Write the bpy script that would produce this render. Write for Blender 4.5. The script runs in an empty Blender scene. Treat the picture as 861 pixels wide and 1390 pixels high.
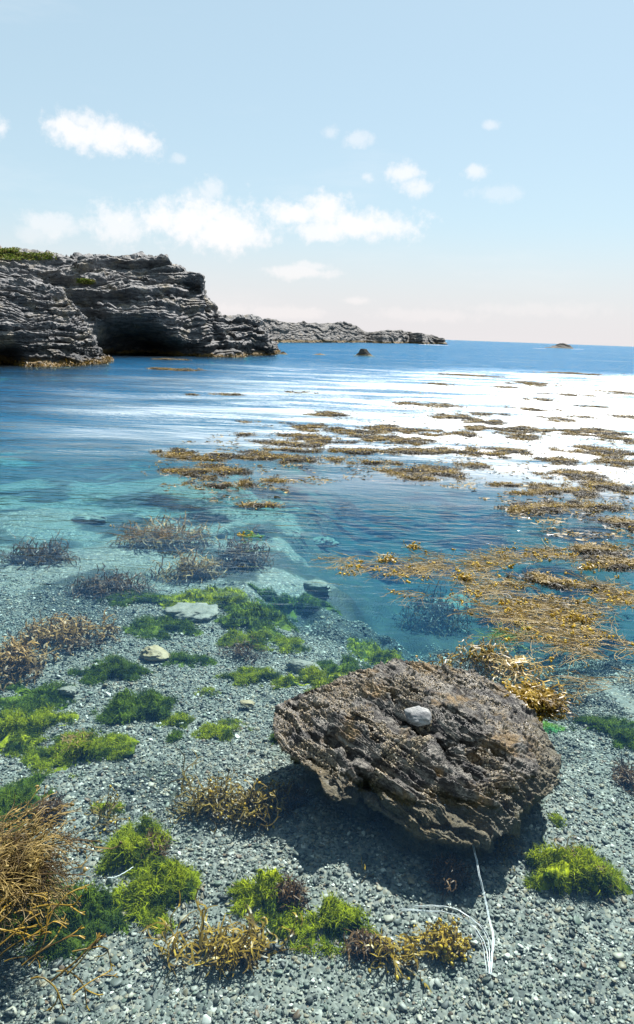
import bpy, math
import numpy as np
from mathutils import Vector, Matrix

R = math.radians
scene = bpy.context.scene
COL = scene.collection
rng = np.random.default_rng(7)

# ------------------------------------------------------------------ camera
H = 1.6
F = 991.0
PITCH = R(11.15)
ROLL = R(2.1)
fw = np.array([0, math.cos(PITCH), -math.sin(PITCH)])
r0 = np.array([1.0, 0, 0])
u0 = np.array([0, math.sin(PITCH), math.cos(PITCH)])
rt = r0 * math.cos(ROLL) + u0 * math.sin(ROLL)
up = u0 * math.cos(ROLL) - r0 * math.sin(ROLL)
CAM = np.array([0, 0, H])
cam = bpy.data.cameras.new("camera")
cam.sensor_fit = 'VERTICAL'
cam.sensor_height = 24
cam.lens = F / 1390 * 24
cam.shift_y = -45 / 1390
cam.clip_start = 0.05
cam.clip_end = 40000
co = bpy.data.objects.new("camera", cam)
COL.objects.link(co)
m = Matrix.Identity(4)
for i in range(3):
    m[i][0] = rt[i]; m[i][1] = up[i]; m[i][2] = -fw[i]; m[i][3] = CAM[i]
co.matrix_world = m
scene.camera = co


def ray(px, py):
    d = fw + rt * (px - 430.5) / F - up * (py - 650) / F
    return d / np.linalg.norm(d)


def at(px, py, z=0.0):
    """the point of the height z that a bearing of the survey hits"""
    d = ray(px, py)
    return CAM + d * ((z - H) / d[2])


def atd(px, py, dist):
    """point on a bearing at a horizontal distance"""
    d = ray(px, py)
    return CAM + d * (dist / math.hypot(d[0], d[1]))


# ------------------------------------------------------------------ noise
_p = np.random.default_rng(3).permutation(256)
_p = np.concatenate([_p, _p, _p])
_g = np.random.default_rng(4).normal(size=(256, 3))
_g /= np.linalg.norm(_g, axis=1)[:, None]


def pnoise(P):
    P = np.asarray(P, float)
    I = np.floor(P).astype(int)
    f = P - I
    I &= 255
    u = f * f * f * (f * (f * 6 - 15) + 10)
    out = 0
    for dx in (0, 1):
        for dy in (0, 1):
            for dz in (0, 1):
                h = _p[_p[_p[(I[..., 0] + dx) & 255] + ((I[..., 1] + dy) & 255)] + ((I[..., 2] + dz) & 255)]
                g = _g[h]
                d = f - np.array([dx, dy, dz])
                w = (u[..., 0] if dx else 1 - u[..., 0]) * (u[..., 1] if dy else 1 - u[..., 1]) * (u[..., 2] if dz else 1 - u[..., 2])
                out = out + w * (g * d).sum(-1)
    return out * 1.5


def fbm(P, o=4, g=0.5, l=2.03):
    a = 1; s = 0; P = np.asarray(P, float)
    for _ in range(o):
        s = s + a * pnoise(P); a *= g; P = P * l + 17.3
    return s


def ss(a, b, x):
    t = np.clip((x - a) / (b - a), 0, 1)
    return t * t * (3 - 2 * t)


def hash1(i, k=0.0):
    v = np.sin(i * 127.1 + k * 311.7) * 43758.5453
    return v - np.floor(v)


# ------------------------------------------------------------------ mesh helpers
def mk(name, V, Fc, mat, parent=None, origin=None, smooth=True, attrs=None):
    V = np.asarray(V, np.float64)
    if origin is None:
        origin = np.zeros(3)
    if parent is not None:
        origin = np.array(parent.location)
    me = bpy.data.meshes.new(name)
    me.vertices.add(len(V))
    me.vertices.foreach_set("co", (V - origin).astype(np.float32).ravel())
    if isinstance(Fc, np.ndarray):
        Fc = [Fc]
    Fc = [np.asarray(f, np.int32) for f in Fc if len(f)]
    loops = np.concatenate([f.ravel() for f in Fc])
    tot = np.concatenate([np.full(len(f), f.shape[1], np.int32) for f in Fc])
    st = np.concatenate([[0], np.cumsum(tot)[:-1]]).astype(np.int32)
    me.loops.add(len(loops))
    me.loops.foreach_set("vertex_index", loops)
    me.polygons.add(len(tot))
    me.polygons.foreach_set("loop_start", st)
    me.polygons.foreach_set("loop_total", tot)
    me.update(calc_edges=True)
    me.polygons.foreach_set("use_smooth", np.full(len(tot), smooth))
    for k, a in (attrs or {}).items():
        at_ = me.attributes.new(k, 'FLOAT', 'POINT')
        at_.data.foreach_set("value", np.asarray(a, np.float32))
    me.validate()
    if mat:
        me.materials.append(mat)
    o = bpy.data.objects.new(name, me)
    COL.objects.link(o)
    if parent is not None:
        o.parent = parent
    else:
        o.location = origin
    return o


def tag(o, label=None, cat=None, group=None, kind=None):
    if label: o["label"] = label
    if cat: o["category"] = cat
    if group: o["group"] = group
    if kind: o["kind"] = kind
    return o


def gridf(n, m_, wrap=False, flip=False):
    """faces of an n x m grid of vertices (row-major, m columns)"""
    i = np.arange(n - 1)[:, None]
    j = np.arange(m_ if wrap else m_ - 1)[None, :]
    j2 = (j + 1) % m_
    f = np.stack([i * m_ + j + 0 * j2, i * m_ + j2, (i + 1) * m_ + j2, (i + 1) * m_ + j + 0 * j2], -1).reshape(-1, 4)
    return f[:, ::-1] if flip else f


class Geo:
    def __init__(s): s.V = []; s.F = []; s.n = 0

    def add(s, V, Fc):
        V = V.reshape(-1, 3)
        s.V.append(V); s.F.append(Fc + s.n); s.n += len(V)

    def strands(s, P0, D0, L, W, n=4, curl=0.3, droop=0.0, K=3, taper=0.3, seed=None, zmax=None, zmin=None, flow=None, flat=1.0):
        """tapered tubes (K>=3) or blades (K=2); returns paths and end directions"""
        N = len(P0)
        if N == 0: return None
        D = D0 / np.linalg.norm(D0, axis=1)[:, None]
        P = P0.copy()
        path = [P.copy()]
        bend = rng.normal(size=(N, 3)) * curl
        bend[:, 2] *= flat
        for k in range(n):
            D = D + (bend + rng.normal(size=(N, 3)) * curl * 0.5 * np.array([1, 1, flat])) / n * 1.5
            D[:, 2] -= droop / n
            if flow is not None:
                D = D + flow(P) * 0.5
            D /= np.linalg.norm(D, axis=1)[:, None]
            P = P + D * (L / n)[:, None]
            if zmax is not None: P[:, 2] = np.minimum(P[:, 2], zmax)
            if zmin is not None: P[:, 2] = np.maximum(P[:, 2], zmin)
            path.append(P.copy())
        path = np.stack(path, 1)
        T = np.gradient(path, axis=1)
        T /= np.linalg.norm(T, axis=2)[..., None] + 1e-9
        ref = np.tile(np.array([0, 0, 1.0]), (N, 1)) + rng.normal(size=(N, 3)) * 0.35
        A = np.cross(T, ref[:, None, :]); A /= np.linalg.norm(A, axis=2)[..., None] + 1e-9
        B = np.cross(A, T)
        t = np.linspace(0, 1, n + 1)
        w = W[:, None] * (1 - (1 - taper) * t ** 1.5)[None, :]
        if K == 2:
            ring = np.stack([path - A * w[..., None] * .5, path + A * w[..., None] * .5], 2)
        else:
            a = np.arange(K) * 2 * math.pi / K
            ring = path[:, :, None, :] + (A[:, :, None, :] * np.cos(a)[None, None, :, None] + B[:, :, None, :] * np.sin(a)[None, None, :, None]) * w[..., None, None] * .5
        V = ring.reshape(-1, 3)
        base = (np.arange(N) * (n + 1) * K)[:, None, None]
        i = np.arange(n)[None, :, None] * K
        j = np.arange(K if K > 2 else 1)[None, None, :]
        j2 = (j + 1) % K
        f = np.stack([base + i + j, base + i + j2, base + i + K + j2, base + i + K + j], -1).reshape(-1, 4)
        s.add(V, f)
        return path, T[:, -1]

    def blobs(s, C, rad, axis=None):
        """little bladders: stretched octahedra with a ring more"""
        N = len(C)
        if N == 0: return
        a = np.arange(5) * 2 * math.pi / 5
        rings = [(-1, .0), (-.6, .75), (.25, 1), (.85, .5), (1.1, 0.0)]
        U = []
        for z, r_ in rings:
            U.append(np.stack([np.cos(a) * r_, np.sin(a) * r_, np.full(5, z * 1.4)], 1))
        U = np.concatenate(U)
        if axis is None: axis = rng.normal(size=(N, 3))
        Z = axis / np.linalg.norm(axis, axis=1)[:, None]
        X = np.cross(Z, rng.normal(size=(N, 3))); X /= np.linalg.norm(X, axis=1)[:, None]
        Y = np.cross(Z, X)
        V = C[:, None, :] + (U[None, :, 0:1] * X[:, None, :] + U[None, :, 1:2] * Y[:, None, :] + U[None, :, 2:3] * Z[:, None, :]) * rad[:, None, None]
        f = gridf(5, 5, wrap=True)
        f = (f[None] + (np.arange(N) * 25)[:, None, None]).reshape(-1, 4)
        s.add(V, f)

    def make(s, name, mat, **k):
        return mk(name, np.concatenate(s.V), np.concatenate(s.F), mat, **k)


# ------------------------------------------------------------------ material helpers
class NT:
    def __init__(s, name, world=False):
        if world:
            s.o = bpy.data.worlds.new("World"); scene.world = s.o
        else:
            s.o = bpy.data.materials.new(name)
        s.o.use_nodes = True
        s.t = s.o.node_tree
        s.t.nodes.clear()
        s.out = s.t.nodes.new('ShaderNodeOutputWorld' if world else 'ShaderNodeOutputMaterial')

    def n(s, typ, ins=None, **props):
        nd = s.t.nodes.new('ShaderNode' + typ)
        for k, v in props.items(): setattr(nd, k, v)
        for k, v in (ins or {}).items():
            if isinstance(v, bpy.types.NodeSocket): s.t.links.new(v, nd.inputs[k])
            elif isinstance(v, bpy.types.Node): s.t.links.new(v.outputs[0], nd.inputs[k])
            else:
                try: nd.inputs[k].default_value = v
                except Exception:
                    nd.inputs[k].default_value = (*v, 1.0)
        return nd

    def math(s, op, a, b=0.0, c=None, clamp=False):
        ins = {0: a, 1: b}
        if c is not None: ins[2] = c
        return s.n('Math', ins, operation=op, use_clamp=clamp).outputs[0]

    def mix(s, f, a, b, blend='MIX'):
        nd = s.t.nodes.new('ShaderNodeMix'); nd.data_type = 'RGBA'; nd.blend_type = blend
        for idx, v in ((0, f), (6, a), (7, b)):
            if isinstance(v, bpy.types.NodeSocket): s.t.links.new(v, nd.inputs[idx])
            elif isinstance(v, (tuple, list)): nd.inputs[idx].default_value = (*v[:3], 1)
            else: nd.inputs[idx].default_value = v
        return nd.outputs[2]

    def noise(s, vec, scale, detail=4, rough=.5, dist=0.0, dim='3D'):
        return s.n('TexNoise', {'Vector': vec, 'Scale': scale, 'Detail': detail, 'Roughness': rough, 'Distortion': dist}).outputs[0]

    def ramp(s, fac, stops, interp='LINEAR'):
        nd = s.n('ValToRGB', {0: fac})
        cr = nd.color_ramp; cr.interpolation = interp
        while len(cr.elements) > 1: cr.elements.remove(cr.elements[-1])
        for i, (p, c) in enumerate(stops):
            e = cr.elements[0] if i == 0 else cr.elements.new(p)
            e.position = p
            e.color = (c, c, c, 1) if isinstance(c, (int, float)) else (*c, 1)
        return nd.outputs[0]

    def maprange(s, v, a, b, c=0.0, d=1.0, smooth=True):
        return s.n('MapRange', {0: v, 1: a, 2: b, 3: c, 4: d}, interpolation_type='SMOOTHSTEP' if smooth else 'LINEAR').outputs[0]

    def mapping(s, vec, scale=(1, 1, 1), rot=(0, 0, 0)):
        return s.n('Mapping', {'Vector': vec, 'Scale': scale, 'Rotation': rot}).outputs[0]

    def surf(s, sh): s.t.links.new(sh.outputs[0] if isinstance(sh, bpy.types.Node) else sh, s.out.inputs[0]); return s.o


def leafmat(name, c1, c2, c3=None, rough=.45, transl=.25, spec=.5, nscale=6.0, dk=(.46, .62)):
    """seaweed: each frond a tone of its own between the colours"""
    t = NT(name)
    rnd = t.n('NewGeometry').outputs['Random Per Island']
    pos = t.n('TexCoord').outputs['Object']
    nz = t.noise(pos, nscale, 3, .6)
    a = t.mix(rnd, c1, c2)
    if c3 is not None:
        a = t.mix(t.maprange(nz, *dk), a, c3)
    v = t.n('HueSaturation', {'Color': a, 'Value': t.maprange(t.math('FRACT', t.math('MULTIPLY', rnd, 7.31)), 0, 1, .6, 1.4, False)}).outputs[0]
    p = t.n('BsdfPrincipled', {'Base Color': v, 'Roughness': rough, 'IOR': 1.4, 'Specular IOR Level': spec})
    tr = t.n('BsdfTranslucent', {'Color': v})
    return t.surf(t.n('MixShader', {0: transl, 1: p.outputs[0], 2: tr.outputs[0]}))


# ------------------------------------------------------------------ light
SUN_EL, SUN_AZ = R(57), R(33)      # azimuth clockwise from +Y
sd = np.array([math.sin(SUN_AZ) * math.cos(SUN_EL), math.cos(SUN_AZ) * math.cos(SUN_EL), math.sin(SUN_EL)])
sl = bpy.data.lights.new("sun", 'SUN')
sl.energy = 5.0
sl.angle = R(.53)
sl.color = (1.0, .96, .9)
so = bpy.data.objects.new("sun", sl)
COL.objects.link(so)
so.rotation_euler = Vector(sd).to_track_quat('Z', 'Y').to_euler()
so.location = (20, 30, 40)

# world: Nishita sky with broken fair-weather cloud in fixed sky directions
w = NT("World", world=True)
sky = w.n('TexSky', sky_type='NISHITA')
sky.sun_disc = False
sky.sun_elevation = SUN_EL
sky.sun_rotation = SUN_AZ
sky.air_density = 1.0
sky.dust_density = 0.6
sky.ozone_density = 2.0
D = w.n('TexCoord').outputs['Generated']
sx = w.n('SeparateXYZ', {0: D})
az = w.math('ARCTAN2', sx.outputs[0], sx.outputs[1])
el = w.math('ARCSINE', sx.outputs[2])
nA = w.noise(D, 14, 6, .6)
nB = w.noise(D, 55, 4, .6)
nC = w.noise(D, 160, 3, .6)
wob = w.math('ADD', w.math('ADD', w.math('MULTIPLY', w.math('SUBTRACT', nA, .5), 1.9), w.math('MULTIPLY', w.math('SUBTRACT', nB, .5), 1.5)), w.math('MULTIPLY', w.math('SUBTRACT', nC, .5), .5))
# px, py, half width, half height, strength
CL = [(103, 178, 30, 16, 1), (145, 184, 62, 17, 1), (188, 191, 32, 13, 1), (110, 165, 22, 12, .9),
      (212, 296, 62, 22, 1), (255, 300, 60, 28, 1), (298, 317, 66, 21, 1), (338, 323, 36, 13, .9), (165, 305, 38, 18, .8),
      (286, 256, 16, 13, .6), (262, 265, 24, 9, .3),
      (405, 290, 45, 14, 1), (440, 286, 45, 20, 1), (480, 303, 70, 20, 1), (520, 306, 36, 13, .9), (440, 312, 50, 12, .9),
      (405, 369, 52, 7, .7), (425, 362, 28, 6, .6),
      (550, 237, 30, 12, .85), (562, 250, 24, 13, .8), (497, 241, 11, 7, .6),
      (645, 232, 15, 8, .7), (482, 189, 20, 9, .5), (450, 181, 12, 7, .4), (62, 303, 32, 12, .6), (45, 315, 20, 12, .4),
      (2, 173, 12, 12, .8), (667, 169, 13, 5, .5), (483, 408, 24, 5, .5), (672, 263, 28, 8, .3), (245, 216, 12, 6, .4),
      (315, 420, 45, 9, .4), (380, 424, 60, 7, .4), (730, 420, 120, 9, .25), (590, 428, 90, 8, .3)]
mask = None
for (px, py, hw, hh, st) in CL:
    d = ray(px, py)
    a0, e0 = math.atan2(d[0], d[1]), math.asin(d[2])
    aw, eh = hw / F * 1.12, hh / F * 1.3
    du = w.math('DIVIDE', w.math('SUBTRACT', az, a0), aw)
    dv = w.math('DIVIDE', w.math('SUBTRACT', el, e0), eh)
    dd = w.math('SQRT', w.math('ADD', w.math('MULTIPLY', du, du), w.math('MULTIPLY', dv, dv)))
    dd = w.math('ADD', dd, wob)
    v = w.maprange(dd, 1.15, .25, 0.0, st * .86)
    mask = v if mask is None else w.math('MAXIMUM', mask, v)
# the rest of the sky carries thin broken cloud of the same kind
Dm = w.mapping(D, (2.2, 2.2, 5.0))
thin = w.maprange(w.noise(Dm, 2.1, 7, .62, .4), .50, .78, 0, .55)
hi = w.maprange(w.noise(w.mapping(D, (1.0, 1.0, 4.5), (.05, 0, .2)), 3.0, 6, .6), .5, .75, 0, .3)
outside = w.maprange(el, R(25), R(36))
thin = w.math('MULTIPLY', thin, outside)
mask = w.math('MAXIMUM', mask, w.math('MAXIMUM', thin, w.math('MULTIPLY', hi, .5)))
hazeb = w.math('POWER', w.math('SUBTRACT', 1.0, w.math('MINIMUM', w.math('MAXIMUM', sx.outputs[2], 0.0), 1.0)), 9.0)
lowb = w.maprange(el, R(9), R(.0))
SKYMUL = w.mix(.6, sky.outputs[0], (4.3, 5.75, 6.15))
c1 = w.mix(w.math('MULTIPLY', hazeb, .85), SKYMUL, (4.9, 5.85, 6.25))
c1 = w.mix(w.math('MULTIPLY', lowb, .85), c1, (6.0, 5.6, 5.65))
c2 = w.mix(mask, c1, w.mix(lowb, (7.4, 7.3, 7.35), (7.3, 6.75, 6.6)))
bg = w.n('Background', {0: c2, 1: .065})
w.surf(bg)


# ------------------------------------------------------------------ seabed
def bed(x, y):
    x = np.asarray(x, float); y = np.asarray(y, float)
    P = np.stack([x * .8, y * .8, 0 * x + 3.1], -1)
    n = fbm(P, 4)
    z = -.29 + .10 * np.exp(-((x - .37) ** 2 + (y - 2.75) ** 2) / .55)
    # right hand channel behind the rock
    edge = 3.85 + .9 * fbm(np.stack([x * 1.3, y * .2, 0 * x], -1), 3) - .25 * ss(.3, 1.6, x)
    rgt = ss(-.45, .75, x + .6 * n)
    z = z - rgt * .54 * ss(edge - .1, edge + 2.3, y)
    # shallow sand and shingle on the left
    z = z - .075 * (np.log1p(np.exp((np.minimum(y, 60) - 5.0) * 1.2)) / 1.2) * (1 - .55 * ss(14, 40, y))
    z = np.maximum(z, -5.5 + .3 * n)
    z = z + n * (.025 + .10 * ss(3.5, 8, y)) + .15 * fbm(P * .35, 3) * ss(6, 12, y)
    z = z + .008 * fbm(P * 7, 3) * (1 - ss(10, 20, y))
    return z


def atb(px, py, dz=0.0):
    z = -.3
    for _ in range(25):
        p = at(px, py, z)
        z = .5 * z + .5 * float(bed(p[0], p[1]) + dz)
    p = at(px, py, z)
    return p


def spaced(n, lo, hi, c, fine):
    """grid lines, fine around c, stretching out to lo and hi"""
    def half(L, k):
        u = np.linspace(0, 1, k)
        b = 12.0
        for _ in range(60):  # solve sinh spacing so that the first step is fine
            f_ = L * math.sinh(b / (k - 1)) / math.sinh(b)
            b *= 1.02 if f_ > fine else .98
        return L * np.sinh(b * u) / math.sinh(b)
    a = half(c - lo, n // 2); b_ = half(hi - c, n // 2)
    return np.concatenate([c - a[::-1], c + b_[1:]])


gx = spaced(380, -9000, 9000, 0, .02)
gy = spaced(420, -300, 9000, 3.2, .02)
X, Y = np.meshgrid(gx, gy)
Z = bed(X, Y)
nw = fbm(np.stack([X * .9, Y * .7, 0 * X + 9], -1), 4)
weed = ss(-.35, -.58, Z + .12 * nw) * ss(-.4, .3, X) + ss(-.42, -1.1, Z + .75 * nw)
weed = np.minimum(weed, 1)
weed = np.maximum(weed, ss(.18, .42, nw) * ss(4.3, 6, Y) * .8)
weed = np.where(Y > 18, 1.0, weed)

t = NT("shingle_bed")
pos = t.n('TexCoord').outputs['Object']
wp = t.mapping(pos, (1, 1, 1))
vor = t.n('TexVoronoi', {'Vector': wp, 'Scale': 62.0, 'Randomness': 1.0})
vor2 = t.n('TexVoronoi', {'Vector': wp, 'Scale': 24.0, 'Randomness': 1.0})
rv = t.n('SeparateColor', {0: vor.outputs['Color']}).outputs[0]
rv2 = t.n('SeparateColor', {0: vor2.outputs['Color']}).outputs[0]
colA = t.ramp(rv, [(0, (.035, .037, .035)), (.25, (.08, .09, .08)), (.5, (.15, .155, .14)), (.7, (.21, .18, .13)), (.85, (.11, .11, .09)), (.95, (.42, .4, .36))], 'CONSTANT')
colB = t.ramp(rv2, [(0, (.07, .08, .07)), (.4, (.16, .165, .14)), (.8, (.3, .28, .24))])
col = t.mix(.3, colA, colB)
sand = t.mix(t.noise(pos, 40, 3), (.12, .125, .105), (.18, .18, .15))
col = t.mix(t.maprange(t.noise(pos, .9, 4), .5, .68), col, sand)
wa = t.n('Attribute', attribute_name='weed').outputs['Fac']
wn = t.noise(pos, 9, 5, .65)
weedc = t.mix(t.maprange(wn, .45, .7), (.006, .012, .014), (.03, .035, .016))
wm = t.maprange(t.math('ADD', wa, t.math('MULTIPLY', t.math('SUBTRACT', wn, .5), .8)), .35, .65)
col = t.mix(wm, col, weedc)
hgt = t.math('MULTIPLY', t.math('SUBTRACT', 1.0, vor.outputs['Distance']), .6)
bmp = t.n('Bump', {'Height': hgt, 'Strength': .9, 'Distance': .012})
M_bed = t.surf(t.n('BsdfPrincipled', {'Base Color': col, 'Roughness': .7, 'Normal': bmp.outputs[0]}))
bo = mk("seabed", np.stack([X, Y, Z], -1).reshape(-1, 3), gridf(len(gy), len(gx)), M_bed, attrs={'weed': weed.ravel()})
tag(bo, kind='structure')

# ------------------------------------------------------------------ water
gx = spaced(300, -9500, 9500, 0, .05)
gy = spaced(340, -310, 9500, 8, .05)
X, Y = np.meshgrid(gx, gy)


def pin(px, py, poly):
    """signed-ish distance to a survey polygon (positive inside)"""
    poly = np.array(poly, float)
    x1, y1 = poly[:, 0], poly[:, 1]
    x2, y2 = np.roll(x1, -1), np.roll(y1, -1)
    ins = np.zeros(px.shape, bool); dm = np.full(px.shape, 1e9)
    for a, b, c, d in zip(x1, y1, x2, y2):
        cond = ((b > py) != (d > py)) & (px < (c - a) * (py - b) / (d - b + 1e-12) + a)
        ins ^= cond
        l2 = (c - a) ** 2 + (d - b) ** 2
        tt = np.clip(((px - a) * (c - a) + (py - b) * (d - b)) / l2, 0, 1)
        dm = np.minimum(dm, np.hypot(px - a - tt * (c - a), py - b - tt * (d - b)))
    return np.where(ins, dm, -dm)


# water calmed by the weed: outline in metres on the surface, in log distance so the far edge stays sharp
cp = [at(*q)[:2] for q in [(150, 622), (260, 578), (380, 530), (560, 509), (700, 505), (1100, 520), (1500, 640), (1300, 760), (861, 790), (640, 735), (470, 700), (240, 660)]]
cp = [(a / b, 3 * math.log(b)) for a, b in cp]
ys = np.maximum(Y, .5)
nz = fbm(np.stack([X / ys * 5, np.log(ys) * 8, 0 * X], -1), 4)
sdist = pin(X / ys, 3 * np.log(ys), cp)
calm = ss(-.5, .34, sdist + nz * .16) * (Y > 1)
V = np.stack([X, Y, 0 * X], -1).reshape(-1, 3)
ny, nx = X.shape
top = gridf(ny, nx)
# closed body: walls and floor
idx = np.arange(ny * nx).reshape(ny, nx)
rim = np.concatenate([idx[0, :], idx[1:, -1], idx[-1, -2::-1], idx[-2:0:-1, 0]])
Vb = V[rim].copy(); Vb[:, 2] = -9
nb = len(rim)
b0 = ny * nx
k = np.arange(nb); k2 = (k + 1) % nb
side = np.stack([rim[k2], rim[k], b0 + k, b0 + k2], -1)
cpt = np.array([[0, 4000, -9.0]])
fan = np.stack([b0 + k2, b0 + k, np.full(nb, b0 + nb)], -1)
calmv = np.concatenate([calm.ravel(), np.zeros(nb + 1)])

t = NT("sea_water")
pos = t.n('TexCoord').outputs['Object']
ca = t.n('Attribute', attribute_name='calm').outputs['Fac']
brk = t.noise(t.mapping(pos, (.16, .55, 1), (0, 0, .06)), 1.6, 6, .65, .4)
ca = t.math('MULTIPLY', ca, t.maprange(brk, .34, .58, .35, 1.0))
sp = t.n('SeparateXYZ', {0: pos})
dist = t.n('VectorMath', {0: pos}, operation='LENGTH').outputs['Value']
# wind lanes
lane = t.noise(t.mapping(pos, (.05, .25, 1), (0, 0, .15)), 1.2, 4, .6)
farf = t.maprange(dist, 6, 30)
b1 = t.noise(t.mapping(pos, (.42, 1.2, 1), (0, 0, .18)), 8.5, 2, .5, .5)      # ripples of a few cm
b2 = t.noise(t.mapping(pos, (.5, 1.1, 1), (0, 0, -.12)), 2.1, 3, .5, .4)      # wavelets
b3 = t.noise(t.mapping(pos, (.6, 1.0, 1), (0, 0, .1)), .42, 5, .6)            # waves
rough_a = t.math('SUBTRACT', 1.0, t.math('MULTIPLY', ca, .60))
lanem = t.maprange(lane, .38, .62, .45, 1.15)
h1 = t.math('MULTIPLY', b1, t.math('MULTIPLY', t.maprange(dist, 2.4, 7, .010, .036), rough_a))
h2 = t.math('MULTIPLY', b2, t.math('MULTIPLY', t.maprange(dist, 3, 16, .006, .15), rough_a))
h3 = t.math('MULTIPLY', b3, t.math('MULTIPLY', t.maprange(dist, 10, 60, .0, 1.1), rough_a))
hh_ = t.math('MULTIPLY', t.math('ADD', t.math('ADD', h1, h2), h3), lanem)
bmp = t.n('Bump', {'Height': hh_, 'Strength': 1.0, 'Distance': 1.0})
fr = t.n('Fresnel', {'IOR': 1.333, 'Normal': bmp.outputs[0]}).outputs[0]
pol = t.maprange(fr, .03, .48, .32, 1.0)
fr = t.math('MULTIPLY', fr, t.math('MAXIMUM', pol, t.math('MULTIPLY', ca, 1.15)), clamp=True)
rgh = t.math('ADD', t.maprange(dist, 4, 12, .03, .12), t.math('MULTIPLY', ca, t.maprange(dist, 4.5, 13, .06, .38)))
gl = t.n('BsdfGlossy', {'Color': t.mix(ca, t.mix(t.maprange(pol, .38, .85), (.42, .68, 1.0), (.82, .98, 1.0)), (1, 1, 1)), 'Roughness': rgh, 'Normal': bmp.outputs[0]})
tr = t.n('BsdfTransparent', {'Color': (1, 1, 1, 1)})
mx = t.n('MixShader', {0: fr, 1: tr.outputs[0], 2: gl.outputs[0]})
t.surf(mx)
va = t.n('VolumeAbsorption', {'Color': (.10, .80, .90, 1), 'Density': .48})
vs = t.n('VolumeScatter', {'Color': (.12, .45, 1.0, 1), 'Density': .075, 'Anisotropy': .0})
ad = t.n('AddShader', {0: va.outputs[0], 1: vs.outputs[0]})
t.t.links.new(ad.outputs[0], t.out.inputs['Volume'])
M_water = t.o
M_water.cycles.homogeneous_volume = True if hasattr(M_water.cycles, 'homogeneous_volume') else True
wo = mk("sea_water", np.concatenate([V, Vb, cpt]), [top, side, fan], M_water, attrs={'calm': calmv})
tag(wo, kind='structure')


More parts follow.
